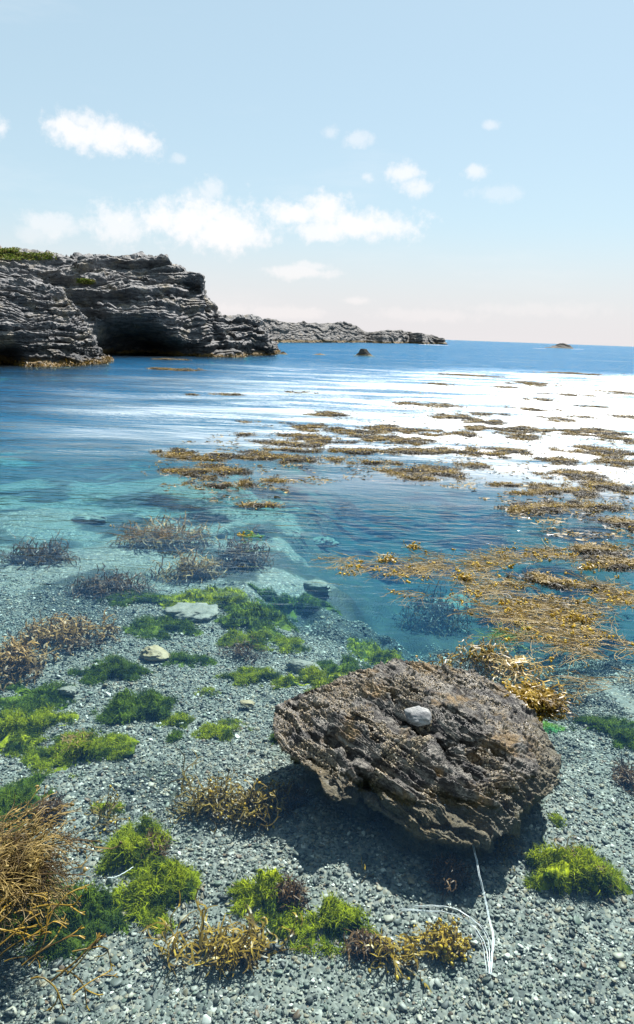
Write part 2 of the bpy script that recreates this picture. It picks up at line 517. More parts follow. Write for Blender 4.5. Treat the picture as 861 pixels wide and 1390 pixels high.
# ------------------------------------------------------------------ pebbles (geometry nodes on a scatter of points)
def make_pebbles():
    N = 480000
    y = rng.uniform(1.0, 5.6, N)
    keep = rng.random(N) < np.clip((.60 * y + 1.5) / 4.9, 0, 1)
    y = y[keep]; n = len(y)
    x = rng.uniform(-1, 1, n) * (.60 * y + 1.5)
    z = bed(x, y)
    # gaps where the bed drops away into weed
    nwv = fbm(np.stack([x * .9, y * .7, 0 * x + 9], -1), 4)
    ok = (rng.random(n) < ss(5.65, 4.7, y)) & (rng.random(n) < ss(-.95, -.62, z)) & ~((nwv > .3) & (y > 4.9))
    x, y, z = x[ok], y[ok], z[ok]; n = len(x)
    r = .0035 * np.exp(rng.normal(size=n) * .42)
    big = rng.random(n) < .010
    r[big] *= rng.uniform(1.6, 3.2, big.sum())
    r = np.minimum(r, .015)
    sc = np.stack([r * rng.uniform(.9, 1.5, n), r * rng.uniform(.8, 1.15, n), r * rng.uniform(.35, .7, n)], 1)
    rot = np.stack([rng.normal(size=n) * .35, rng.normal(size=n) * .35, rng.uniform(0, 6.28, n)], 1)
    me = bpy.data.meshes.new("pebbles")
    me.vertices.add(n)
    me.vertices.foreach_set("co", np.stack([x, y, z + sc[:, 2] * rng.uniform(.2, 1.4, n)], 1).astype(np.float32).ravel())
    for nm, a in (('scl', sc), ('rt', rot)):
        q = me.attributes.new(nm, 'FLOAT_VECTOR', 'POINT')
        q.data.foreach_set("vector", a.astype(np.float32).ravel())
    me.update()
    o = bpy.data.objects.new("pebbles", me)
    COL.objects.link(o)
    t = NT("pebble_stone")
    rn = t.n('ObjectInfo').outputs['Random']
    pos = t.n('TexCoord').outputs['Object']
    colr = t.ramp(rn, [(0, (.025, .027, .026)), (.16, (.07, .078, .068)), (.32, (.12, .13, .112)), (.46, (.185, .19, .16)), (.56, (.24, .19, .12)),
                       (.63, (.08, .095, .075)), (.71, (.29, .285, .25)), (.80, (.15, .09, .055)), (.84, (.13, .155, .12)), (.90, (.37, .34, .27)), (.962, (.66, .64, .58))], 'CONSTANT')
    colr = t.mix(t.math('MULTIPLY', t.noise(pos, 2.2, 3), .45), colr, (.085, .09, .07))
    bm_ = t.n('Bump', {'Height': t.noise(pos, 3, 3), 'Strength': .25})
    M = t.surf(t.n('BsdfPrincipled', {'Base Color': colr, 'Roughness': .55, 'Normal': bm_.outputs[0]}))
    me.materials.append(M)
    g = bpy.data.node_groups.new("scatter_pebbles", 'GeometryNodeTree')
    g.interface.new_socket("Geometry", in_out='INPUT', socket_type='NodeSocketGeometry')
    g.interface.new_socket("Geometry", in_out='OUTPUT', socket_type='NodeSocketGeometry')
    N_ = g.nodes.new; L = g.links.new
    gi, go = N_('NodeGroupInput'), N_('NodeGroupOutput')
    ico = N_('GeometryNodeMeshIcoSphere'); ico.inputs['Radius'].default_value = 1; ico.inputs['Subdivisions'].default_value = 2
    nz_ = N_('ShaderNodeTexNoise'); nz_.inputs['Scale'].default_value = .9; nz_.inputs['Detail'].default_value = 1
    sb = N_('ShaderNodeVectorMath'); sb.operation = 'SUBTRACT'; sb.inputs[1].default_value = (.5, .5, .5)
    L(nz_.outputs['Color'], sb.inputs[0])
    sc_ = N_('ShaderNodeVectorMath'); sc_.operation = 'SCALE'; sc_.inputs['Scale'].default_value = 1.3
    L(sb.outputs[0], sc_.inputs[0])
    spn = N_('GeometryNodeSetPosition'); L(ico.outputs[0], spn.inputs[0]); L(sc_.outputs[0], spn.inputs['Offset'])
    sh = N_('GeometryNodeSetShadeSmooth'); L(spn.outputs[0], sh.inputs[0])
    sm = N_('GeometryNodeSetMaterial'); sm.inputs['Material'].default_value = M; L(sh.outputs[0], sm.inputs[0])
    m2p = N_('GeometryNodeMeshToPoints'); L(gi.outputs[0], m2p.inputs[0])
    ip = N_('GeometryNodeInstanceOnPoints'); L(m2p.outputs[0], ip.inputs['Points']); L(sm.outputs[0], ip.inputs['Instance'])
    for nm, sk in (('scl', 'Scale'), ('rt', 'Rotation')):
        na = N_('GeometryNodeInputNamedAttribute'); na.data_type = 'FLOAT_VECTOR'; na.inputs[0].default_value = nm
        if sk == 'Rotation':
            e = N_('FunctionNodeEulerToRotation'); L(na.outputs[0], e.inputs[0]); L(e.outputs[0], ip.inputs[sk])
        else:
            L(na.outputs[0], ip.inputs[sk])
    L(ip.outputs[0], go.inputs[0])
    md = o.modifiers.new("scatter", 'NODES'); md.node_group = g
    tag(o, "loose grey, white and tan shingle lying thick on the shallow sea bed", "pebbles", kind='stuff')


make_pebbles()


# ------------------------------------------------------------------ rock materials
def rockmat(name, light, dark, warm, waterline=True, sc=1.0, dip=.1, zdark=1.2, weedline=.25):
    t = NT(name)
    pos = t.n('NewGeometry').outputs['Position']
    st = t.mapping(pos, (.9 * sc, .9 * sc, 5.0 * sc), (dip, dip * .6, 0))
    n1 = t.noise(st, 1.6, 8, .65, .5)
    n2 = t.noise(pos, 1.1 * sc, 5, .6)
    n3 = t.noise(pos, 7 * sc, 6, .7)
    c = t.mix(t.maprange(n1, .36, .62), dark, light)
    c = t.mix(t.math('MULTIPLY', t.maprange(n2, .5, .7), .6), c, warm)
    c = t.mix(t.math('MULTIPLY', t.maprange(n3, .5, .62), .5), c, tuple(v * .45 for v in dark))
    z = t.n('SeparateXYZ', {0: pos}).outputs[2]
    zz = t.math('ADD', z, t.math('MULTIPLY', t.math('SUBTRACT', n2, .5), zdark * .9))
    c = t.mix(t.maprange(zz, zdark, zdark * .35, 0, .72), c, (.018, .018, .02))
    c = t.mix(t.maprange(zz, weedline, weedline * .35, 0, .9), c, (.14, .085, .02))
    crack = t.n('TexVoronoi', {'Vector': t.mapping(pos, (.8 * sc, .8 * sc, 2.4 * sc), (dip, 0, 0)), 'Scale': 1.6}, feature='DISTANCE_TO_EDGE').outputs['Distance']
    hg = t.math('ADD', t.math('MULTIPLY', n1, .30), t.math('ADD', t.math('MULTIPLY', n3, .10), t.math('MULTIPLY', t.math('MINIMUM', crack, .06), 2.0)))
    b = t.n('Bump', {'Height': hg, 'Strength': .8, 'Distance': .42 / sc})
    return t.surf(t.n('BsdfPrincipled', {'Base Color': c, 'Roughness': .75, 'Normal': b.outputs[0]}))


M_cliff = rockmat("schist_cliff", (.20, .195, .195), (.055, .057, .065), (.30, .25, .17))
M_far = rockmat("schist_far", (.17, .16, .15), (.055, .055, .06), (.18, .14, .10), sc=.5, zdark=.9, weedline=.7)
M_sker = rockmat("skerry_stone", (.09, .085, .075), (.03, .03, .03), (.16, .11, .05), sc=2, zdark=.3, weedline=.1)
M_turf = leafmat("turf", (.09, .15, .02), (.16, .2, .03), (.2, .17, .06), rough=.8, spec=.2)


def strata(P, dipx, dipy, th, seed, warp=.5):
    q = P[..., 2] + dipx * P[..., 0] + dipy * P[..., 1] + warp * th * 2.2 * fbm(P * np.array([.22, .22, .5]) / th * .5 + seed, 3)
    q = q / th
    i = np.floor(q); f = q - i
    # ledges break along their length
    br = np.floor((P[..., 0] * .8 + P[..., 1] * .6) / (th * 7) + 9 * hash1(i, seed) + .6 * pnoise(P / th * .4))
    r_ = hash1(i * 7.13 + br * 3.7, seed)
    prof = np.minimum(1, np.minimum(f * 5, (1 - f) * 2.2))
    return (r_ - .5) * prof + prof * .6 - .4


def cliff(name, label, cat, mat, cols, nc, nr, back, amp, th, dip, seed, recess=None, k=1.6, group=None, ragged=0.0):
    """cols: rows of (base px, base py, top px, top py, set-back of the top edge in m, profile exponent)"""
    C = np.array(cols, float)
    B = np.array([at(c[0], c[1])[:2] for c in C])
    T = []
    for c, b in zip(C, B):
        T.append(atd(c[2], c[3], math.hypot(*b) + c[4]))
    T = np.array(T)
    L = np.concatenate([[0], np.cumsum(np.linalg.norm(np.diff(B, axis=0), axis=1) + .3 * np.linalg.norm(np.diff(T, axis=0), axis=1))])
    u = np.linspace(0, L[-1], nc)
    Bx, By = np.interp(u, L, B[:, 0]), np.interp(u, L, B[:, 1])
    Tx, Ty, Tz = (np.interp(u, L, T[:, i]) for i in range(3))
    K = np.interp(u, L, C[:, 5])
    s = np.linspace(-.12, 1, nr)[:, None]
    sp_ = np.clip(s, 0, 1)
    h = sp_ ** (1 / np.maximum(K, .3))[None, :]
    Zf = np.where(s < 0, s * 6, h * Tz[None])
    g = sp_ ** 1.0
    Xf = Bx + (Tx - Bx) * g
    Yf = By + (Ty - By) * g
    P = np.stack([Xf, Yf, Zf], -1)
    # plateau behind the edge, falling off at the back
    nb_ = 46
    v = np.linspace(0, 1, nb_ + 1)[1:, None]
    dirx = Tx / np.hypot(Tx, Ty); diry = Ty / np.hypot(Tx, Ty)
    bk = np.minimum(back, Tz * 5 + 1)
    Xp = Tx + dirx * bk * v; Yp = Ty + diry * bk * v
    Zp = Tz * (1 - .10 * v) * (1 - ss(.7, 1, v)) - .9 * ss(.7, 1, v)
    P = np.concatenate([P, np.stack([Xp, Yp, Zp], -1)], 0)
    n_all = P.shape[0]
    # outward direction
    cx = np.gradient(P, axis=1); ry = np.gradient(P, axis=0)
    Nn = np.cross(cx, ry); Nn /= np.linalg.norm(Nn, axis=2)[..., None] + 1e-9
    sgn = np.sign((Nn[:nr // 2] * np.array([0, -1, .3])).sum())
    Nn *= sgn
    O = .6 * Nn + np.array([0, -.55, 0]); O /= np.linalg.norm(O, axis=2)[..., None]
    fade = np.ones((n_all, 1)); fade[nr:, 0] = np.linspace(1, .3, n_all - nr)
    edge = np.minimum(1, np.minimum(np.arange(nc), nc - 1 - np.arange(nc)) / 6.0)[None]
    big = fbm(P / (th * 7) + seed, 3)
    topf = np.ones((n_all, 1)); topf[:, 0] = 1 - .75 * ss(nr * .88, nr, np.arange(n_all))
    d = amp * (1.0 * big + .85 * strata(P, *dip, th, seed) + .3 * strata(P, *dip, th * .36, seed + 5) * topf + .25 * fbm(P / th * 1.6, 3))
    rec = 0
    if recess is not None:
        Cx = np.interp(u, L, C[:, 0])[None]
        for (rx, rz, wx, wz, dep) in recess:   # bearing of the hollow, metres up
            uu = Cx - rx
            zz = P[..., 2] - rz
            rec = rec + dep * np.exp(-(np.abs(uu) / wx) ** 3 - (np.abs(zz) / wz) ** 3)
    P = P + O * (d * fade * (.35 + .65 * edge))[..., None]
    P[..., 1] += rec * fade
    P[..., 0] += rec * fade * (Tx / Ty)
    o = mk(name, P.reshape(-1, 3), gridf(n_all, nc), mat, origin=np.array([Bx.mean(), By.mean(), 0]), smooth=False)
    tag(o, label, cat, group)
    return o, P, nr


HL = [  # base px,py, top px,py, set-back, exponent
    (-420, 478, -420, 330, 6, 1.2), (-200, 480, -200, 335, 6, 1.2), (-60, 482, -40, 336, 7, 1.2), (0, 483, 5, 338, 7, 1.2), (40, 484, 40, 345, 7, 1.2), (95, 485, 75, 346, 7, 1.3), (120, 485, 100, 348, 7, 1.3),
    (150, 485, 130, 350, 7, 1.3), (180, 485, 160, 347, 7, 1.3), (205, 485, 190, 345, 6, 1.3), (225, 485, 215, 352, 5, 1.2), (245, 485, 235, 358, 4, 1.2),
    (262, 484, 255, 366, 3, 1.1), (275, 484, 272, 371, 2.4, 1.0), (285, 484, 279, 376, 2.0, 1.0), (292, 484, 281, 398, 2.0, 1.0), (300, 484, 290, 408, 2.0, 1.0), (310, 484, 296, 421, 1.8, 1.0),
    (320, 484, 308, 429, 1.8, 1.3), (332, 483, 330, 430, 1.6, 1.5), (345, 482, 344, 435, 1.4, 1.6), (355, 482, 354, 446, 1.2, 1.6), (364, 481, 361, 456, 1.0, 1.6), (370, 480, 367, 466, .7, 1.6), (374, 478, 371, 474, .5, 1.6), (376, 476, 374, 476, .3, 1.6)]
hl, Ph, nrh = cliff("rocky_headland", "large layered grey rock headland with grassy top and dark hollow at its foot", "headland", M_cliff, HL, 560, 250, 20, .75, .78, (-.17, .04), 2.0,
                    recess=[(176, .0, 48, 1.6, 7.0), (232, .0, 32, .8, 3.0), (118, 2.3, 26, .8, 2.2), (160, 3.1, 34, .3, .9), (262, 4.3, 16, .35, 1.2), (85, 4.0, 30, .5, 1.4), (300, .8, 9, .5, .8)])
KN = [(-300, 500, -300, 366, 3, 1.3), (-120, 499, -110, 368, 3, 1.3), (-50, 498, -45, 371, 3, 1.3), (0, 497, 0, 375, 3, 1.4), (40, 497, 38, 379, 2.8, 1.4), (70, 497, 62, 387, 2.6, 1.4), (88, 496, 80, 393, 2.3, 1.4),
      (100, 496, 92, 404, 2.1, 1.4), (110, 495, 102, 414, 2.0, 1.4), (120, 494, 112, 430, 1.7, 1.4), (129, 493, 121, 448, 1.5, 1.4), (136, 492, 130, 464, 1.3, 1.5), (142, 491, 138, 480, 1.0, 1.5), (146, 488, 144, 487, .5, 1.5)]
kn, Pk, nrk = cliff("rock_knoll", "rounded dark layered rock knoll at the left edge, nearer than the big headland", "rock", M_cliff, KN, 360, 220, 7, .42, .36, (-.05, .05), 8.0,
                    recess=[(8, .2, 20, .5, 1.8)])
FS = [(325, 466, 325, 432, 8, 1.2), (345, 466, 348, 432, 8, 1.2), (372, 465, 375, 434, 8, 1.3), (398, 465, 400, 439, 7, 1.3), (410, 465, 413, 436, 7, 1.4), (440, 465, 440, 439, 7, 1.4), (470, 465, 470, 438, 6, 1.4), (485, 465, 484, 442, 6, 1.4),
      (497, 465, 496, 451, 6, 1.4), (520, 466, 520, 449.5, 5, 1.4), (535, 466, 535, 448.5, 5, 1.4), (555, 466, 555, 451, 5, 1.4), (575, 467, 573, 452, 4, 1.4), (590, 467, 588, 457, 3, 1.4), (603, 467.5, 600, 461, 2, 1.4), (608, 467.5, 606, 465, 1, 1.4)]
fs, _, _ = cliff("low_rock_spit", "long low rock spit reaching out to the horizon behind the headland", "rock spit", M_far, FS, 420, 90, 30, .7, 1.3, (.02, .02), 4.0)


def skerry(name, label, x0, x1, py, hpx, bumps, seed, group="low skerries out in the sea"):
    c = at((x0 + x1) / 2, py)
    L = (x1 - x0) / F * math.hypot(c[0], c[1]) / 2
    dist = math.hypot(c[0], c[1])
    hz = hpx / F * dist
    nth, nr_ = 96, 40
    th = np.linspace(0, 2 * math.pi, nth, endpoint=False)
    r_ = np.linspace(0, 1, nr_)[:, None]
    X_ = L * r_ * np.cos(th); Y_ = L * .55 * r_ * np.sin(th)
    prof = 0
    for (bx, bw, bh) in bumps:
        prof = prof + bh * np.exp(-((X_ / L - bx) / bw) ** 2 - (Y_ / L / .4) ** 2)
    n_ = fbm(np.stack([X_ / L * 3, Y_ / L * 3, 0 * X_ + seed], -1), 4)
    n2_ = strata(np.stack([X_ / L * 2, Y_ / L * 2, prof], -1), .3, .2, .25, seed)
    Z_ = hz * (prof * (1 + .35 * n2_) + .18 * n_) * (1 - r_ ** 3) - .35 * hz * r_ ** 3 - .02
    P = np.stack([X_ + c[0], Y_ + c[1], Z_], -1)
    o = mk(name, P.reshape(-1, 3), gridf(nr_, nth, wrap=True), M_sker, origin=np.array([c[0], c[1], 0]), smooth=False)
    tag(o, label, "rock", group)
    return o


skerry("skerry", "low weed-brown skerry awash in the sea below the far rock spit", 479, 511, 482, 6.5, [(0, .5, 1), (-.4, .3, .5)], 1)
skerry("skerry", "tiny dark rock just off the tip of the headland", 374, 392, 480, 3, [(0.2, .5, 1)], 2)
skerry("skerry", "small barely awash rock between the headland tip and the brown skerry", 424, 444, 481, 1.5, [(0, .6, 1)], 3)
skerry("skerry", "dark two-humped skerry with white foam on the right of the horizon", 733, 784, 472.5, 6.5, [(.15, .30, .75), (.55, .28, .6), (-.4, .5, .3)], 4)
# foam where the swell breaks on it and on the spit end
t = NT("sea_foam")
pos = t.n('TexCoord').outputs['Object']
M_foam = t.surf(t.n('BsdfPrincipled', {'Base Color': (.85, .87, .88, 1), 'Roughness': .9}))


def foam(px0, px1, py, label, seed):
    g = Geo()
    n_ = 260
    q = rng.random(n_)
    c0 = at((px0 + px1) / 2, py)
    L = (px1 - px0) / F * math.hypot(c0[0], c0[1])
    C = c0 + np.array([1.0, 0, 0]) * (q - .5)[:, None] * L
    C[:, 1] += rng.normal(size=n_) * L * .05
    C[:, 2] = .02
    g.blobs(C, rng.uniform(.006, .022, n_) * L * (1.1 - abs(q - .5)) * .6, np.tile([1.0, 0, 0], (n_, 1)) + rng.normal(size=(n_, 3)) * .1)
    o = g.make("sea_foam", M_foam, origin=C.mean(0) * np.array([1, 1, 0]))
    tag(o, label, "foam", "foam round the rocks", kind='stuff')


foam(724, 741, 473, "white foam on the left side of the far two-humped skerry", 1)
foam(776, 792, 474, "white foam on the right side of the far two-humped skerry", 2)
foam(570, 608, 468.5, "thin white foam at the foot of the rock spit's outer end", 3)


# turf on the cliff tops: short blades rooted on the ledge surface, parts of the headland
def turf(P, rows, pxr, name, n_, parent, dz=.05):
    g = Geo()
    pts = P[rows[0]:rows[1]].reshape(-1, 3)
    d = pts - CAM
    vx = d @ rt; vz = d @ fw; vy = d @ up
    ppx = 430.5 + F * vx / vz; ppy = 650 - F * vy / vz
    ok = (ppx > pxr[0]) & (ppx < pxr[1]) & (ppy > pxr[2]) & (ppy < pxr[3])
    pts = pts[ok]
    if len(pts) == 0: return
    P0 = pts[rng.integers(0, len(pts), n_)] + rng.normal(size=(n_, 3)) * np.array([.12, .12, .02])
    g.strands(P0, rng.normal(size=(n_, 3)) * .5 + np.array([0, 0, 1.2]), rng.uniform(.03, .07, n_), rng.uniform(.06, .12, n_), n=2, K=2)
    o = g.make(name, M_turf, parent=parent)
    o["label"] = "green turf on the rock ledge"


turf(Ph, (nrh - 60, nrh + 30), (-10, 72, 343, 353), "grass_turf", 3500, hl)
turf(Ph, (nrh - 60, nrh + 20), (-10, 25, 336, 342), "grass_turf", 2500, hl)
turf(Ph, (10, nrh - 5), (108, 124, 379, 386), "grass_turf", 1200, hl)

M_tide = leafmat("tideline_weed", (.13, .08, .012), (.26, .15, .02), (.05, .035, .012), rough=.5, nscale=3)


def tideline(P, nr_, par, n_):
    row = P[int(nr_ * .105):int(nr_ * .16)]
    pts = row.reshape(-1, 3); pts = pts[(pts[:, 2] > -.15) & (pts[:, 2] < .12)]
    P0 = pts[rng.integers(0, len(pts), n_)] + np.array([0, -.08, .0]) + rng.normal(size=(n_, 3)) * np.array([.1, .12, .04])
    g = Geo()
    g.strands(P0, np.array([0, -.8, -.3]) + rng.normal(size=(n_, 3)) * .7, rng.uniform(.06, .2, n_), rng.uniform(.02, .05, n_), n=2, K=2, droop=.9)
    o = g.make("tideline_weed", M_tide, parent=par)
    o["label"] = "ochre weed along the waterline"


tideline(Pk, nrk, kn, 5200)
tideline(Ph, nrh, hl, 5200)

# ------------------------------------------------------------------ the near rock
OUT = [(371, 985, 0.018), (376, 965, 0.028), (388, 952, 0.038), (420, 940, 0.058), (450, 928, 0.068), (478, 913, 0.088), (510, 908, 0.098), (545, 898, 0.118), (600, 905, 0.098), (640, 912, 0.068), (680, 932, 0.038),
       (712, 955, 0.008), (728, 975, -0.012), (745, 1003, -0.028), (760, 1035, -0.038), (757, 1062, -0.049), (738, 1085, -0.059), (712, 1098, -0.064), (690, 1130, -0.075), (650, 1146, -0.080), (605, 1145, -0.080), (565, 1130, -0.075),
       (520, 1102, -0.064), (488, 1078, -0.049), (455, 1090, -0.038), (441, 1078, -0.028), (432, 1050, -0.012), (405, 1032, -0.002), (383, 1015, 0.008)]
rc = at(560, 1010, .05)[:2]
op = np.array([at(a, b, c) for a, b, c in OUT])
ang = np.arctan2(op[:, 1] - rc[1], op[:, 0] - rc[0]); rad = np.hypot(op[:, 0] - rc[0], op[:, 1] - rc[1])
o_ = np.argsort(ang); ang, rad, zr = ang[o_], rad[o_], op[o_, 2]
ang3 = np.concatenate([ang - 2 * math.pi, ang, ang + 2 * math.pi])
NTH = 1100
th = np.linspace(-math.pi, math.pi, NTH, endpoint=False)
RR = np.interp(th, ang3, np.tile(rad, 3)); ZR = np.interp(th, ang3, np.tile(zr, 3))
kern = np.hanning(19); kern /= kern.sum()
RR = np.convolve(np.concatenate([RR[-9:], RR, RR[:9]]), kern, 'valid')
kern = np.hanning(61); kern /= kern.sum()
ZR = np.convolve(np.concatenate([ZR[-30:], ZR, ZR[:30]]), kern, 'valid')
nt_, nu_ = 330, 70
r_ = (np.linspace(0, 1, nt_) ** .8)[:, None]
Xr = rc[0] + RR * r_ * np.cos(th); Yr = rc[1] + RR * r_ * np.sin(th)
s1 = at(480, 960, .1)[:2]; s2 = at(660, 1075, .05)[:2]
sdv = (s2 - s1) / np.linalg.norm(s2 - s1); snv = np.array([-sdv[1], sdv[0]])


def hump(px, py, z, wx, wy, h):
    c = at(px, py, z)
    dx = Xr - c[0]; dy = Yr - c[1]
    a_ = dx * sdv[0] + dy * sdv[1]; b_ = dx * snv[0] + dy * snv[1]
    return h * np.exp(-(a_ / wx) ** 2 - (b_ / wy) ** 2)


def crackline(pts, wd, dp):
    best = np.full(Xr.shape, 1e9)
    Q_ = [at(a, b, .08)[:2] for a, b in pts]
    for (x1, y1), (x2, y2) in zip(Q_[:-1], Q_[1:]):
        l2 = (x2 - x1) ** 2 + (y2 - y1) ** 2
        tt = np.clip(((Xr - x1) * (x2 - x1) + (Yr - y1) * (y2 - y1)) / l2, 0, 1)
        best = np.minimum(best, np.hypot(Xr - x1 - tt * (x2 - x1), Yr - y1 - tt * (y2 - y1)))
    best = best + .012 * fbm(np.stack([Xr * 14, Yr * 14, 0 * Xr], -1), 3)
    return dp * np.exp(-(np.maximum(best, 0) / wd) ** 2)


dome = 1 - r_ ** 2.1
Zr = ZR * (1 - dome) + .085 * dome
Zr = Zr + dome * (hump(560, 935, .1, .35, .14, .05) + hump(480, 975, .1, .2, .12, .045) + hump(640, 1000, .05, .35, .08, .03) - hump(590, 1010, .08, .28, .03, .03) - hump(450, 1020, .05, .12, .06, .03) - hump(600, 1090, 0, .2, .1, .03))
CR = [([(548, 985), (600, 1006), (660, 1004), (695, 1014)], .013, .055), ([(450, 992), (515, 1045), (556, 1078), (615, 1072), (660, 1098), (705, 1098)], .014, .05),
      ([(640, 1012), (685, 1050), (725, 1064)], .012, .04), ([(392, 948), (455, 962), (500, 992), (520, 1010)], .014, .04), ([(560, 950), (600, 975), (650, 985)], .010, .03),
      ([(420, 1010), (470, 1050), (500, 1080)], .010, .03), ([(480, 920), (520, 930), (540, 960)], .012, .035)]
for c_ in CR:
    Zr = Zr - crackline(*c_) * np.minimum(1, (1 - r_) * 8)
Pr = np.stack([Xr, Yr, Zr], -1)
# underside, tucked in
v = np.linspace(0, 1, nu_ + 1)[1:, None]
und = .18 + .26 * np.exp(-((np.angle(np.exp(1j * (th - math.radians(212))))) / .9) ** 2)
tuck = 1 - und * np.sin(np.minimum(v * 1.25, 1) * math.pi / 2) ** .8 + .06 * ss(.8, 1, v)
bz = bed(rc[0], rc[1]) - .05
Zu = ZR + (bz - ZR) * v ** 1.1
Xu = rc[0] + RR * tuck * np.cos(th) ; Yu = rc[1] + RR * tuck * np.sin(th)
Pr = np.concatenate([Pr, np.stack([Xu, Yu, Zu], -1)], 0)
na = Pr.shape[0]
q1 = (Pr[..., 0] - rc[0]) * sdv[0] + (Pr[..., 1] - rc[1]) * sdv[1]
q2 = (Pr[..., 0] - rc[0]) * snv[0] + (Pr[..., 1] - rc[1]) * snv[1]
Q = np.stack([q1 * 1.1, q2 * 3, Pr[..., 2] * 4], -1)
warp = .05 * fbm(Pr * 3.2 + 5, 3) + .015 * fbm(Pr * 11, 2)
qq = q2 + .9 * Pr[..., 2] + warp


def saw(q, th_, sd_):
    i = np.floor(q / th_ + .35 * fbm(Q * 1.5 + sd_, 3)); f = q / th_ + .35 * fbm(Q * 1.5 + sd_, 3) - i
    seg = np.floor(q1 / (th_ * 5) + 7 * hash1(i, sd_) + .5 * pnoise(Pr * 6))
    am = .3 + .7 * hash1(i * 3.3 + seg * 1.7, sd_)
    return (np.where(f < .78, f / .78, (1 - f) / .22) - .5) * am


dsp = .050 * saw(qq, .17, 1.0) + .016 * saw(qq + .1, .075, 4.0) + .015 * saw(qq + .3, .038, 2.0) + .006 * saw(qq, .014, 3.0)
dsp = dsp + .030 * fbm(Pr * 5, 4) + .012 * fbm(Pr * 22, 4, .6)
# barnacle crust on the left and upper part
crust = ss(.0, .3, fbm(Pr * 6 + 3, 3) + .35 * ss(.1, -.5, q1))
dsp = dsp + crust * .007 * np.abs(fbm(Pr * 75, 3, .7))
dsp = dsp + .0035 * fbm(Pr * 95, 2)
cx = np.gradient(Pr, axis=1); ry = np.gradient(Pr, axis=0)
Nn = np.cross(ry, cx); Nn /= np.linalg.norm(Nn, axis=2)[..., None] + 1e-9
Nn *= np.sign(Nn[60:200, :, 2].mean())
Nn[:6] = (0, 0, 1)
O = Nn.copy(); edge = np.concatenate([np.ones(nt_), np.ones(nu_)])[:, None]
Pr = Pr + O * (dsp * edge)[..., None]
Pr[0] = Pr[0].mean(0)

t = NT("barnacled_rock")
pos = t.n('NewGeometry').outputs['Position']
ca_ = t.n('Attribute', attribute_name='crust').outputs['Fac']
ang_ = math.atan2(sdv[1], sdv[0])
rp = t.n('VectorRotate', {'Vector': pos, 'Angle': -ang_}, rotation_type='Z_AXIS').outputs[0]
st = t.mapping(rp, (1.2, 9, 9))
n1 = t.noise(st, 4, 8, .7, .6)
n2 = t.noise(pos, 7, 6, .65)
n3 = t.noise(pos, 90, 5, .75)
n4 = t.noise(pos, 28, 5, .7)
c = t.mix(t.maprange(n1, .42, .64), (.017, .016, .018), (.27, .25, .215))
c = t.mix(t.math('MULTIPLY', t.maprange(n2, .52, .64), .8), c, (.25, .165, .07))
c = t.mix(t.math('MULTIPLY', t.maprange(n4, .55, .68), .8), c, (.045, .04, .045))
c = t.mix(t.math('MULTIPLY', ca_, t.maprange(n3, .5, .60)), c, (.27, .215, .14))
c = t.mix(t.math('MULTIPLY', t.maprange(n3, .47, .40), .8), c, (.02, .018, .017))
z = t.n('SeparateXYZ', {0: pos}).outputs[2]
wet = t.maprange(t.math('ADD', z, t.math('MULTIPLY', t.math('SUBTRACT', n4, .5), .04)), .012, -.01)
c = t.mix(wet, c, t.mix(.55, c, (.12, .10, .045)))
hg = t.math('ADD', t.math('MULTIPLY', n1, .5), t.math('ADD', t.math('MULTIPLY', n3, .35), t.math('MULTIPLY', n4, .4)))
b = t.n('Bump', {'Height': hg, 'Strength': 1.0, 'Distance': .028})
rgh = t.maprange(n2, .35, .6, .28, .7)
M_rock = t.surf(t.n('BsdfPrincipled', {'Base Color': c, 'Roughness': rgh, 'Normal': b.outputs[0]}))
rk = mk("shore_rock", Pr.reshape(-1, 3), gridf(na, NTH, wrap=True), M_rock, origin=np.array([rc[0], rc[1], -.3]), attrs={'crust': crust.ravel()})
tag(rk, "large jagged brown rock crusted with barnacles standing half out of the shallows", "rock")


def rocktop(px, py):
    """nearest point of the rock skin on a bearing"""
    d = Pr[:nt_].reshape(-1, 3) - CAM
    vz = d @ fw
    ppx = 430.5 + F * (d @ rt) / vz; ppy = 650 - F * (d @ up) / vz
    e = np.hypot(ppx - px, ppy - py)
    k_ = np.where(e < max(2.5, e.min() + .5))[0]
    j = k_[np.argmin(vz[k_])]
    return Pr[:nt_].reshape(-1, 3)[j]


# barnacle cones: a crust counted in thousands, one part
bi = np.where((crust[:nt_].ravel() > .55) & (rng.random(nt_ * NTH) < .035) & (Pr[:nt_, :, 2].ravel() > -.03))[0]
bi = bi[:5200]
g = Geo()
g.blobs(Pr[:nt_].reshape(-1, 3)[bi], rng.uniform(.0016, .0042, len(bi)), Nn[:nt_].reshape(-1, 3)[bi] + rng.normal(size=(len(bi), 3)) * .2)
t = NT("barnacle_shell")
rnd = t.n('NewGeometry').outputs['Random Per Island']
c = t.ramp(rnd, [(0, (.08, .072, .06)), (.35, (.19, .155, .105)), (.7, (.30, .24, .155)), (1, (.48, .43, .35))])
M_barn = t.surf(t.n('BsdfPrincipled', {'Base Color': c, 'Roughness': .7}))
bb = g.make("barnacle_crust", M_barn, parent=rk)
bb["label"] = "tan barnacle crust on the upper rock"


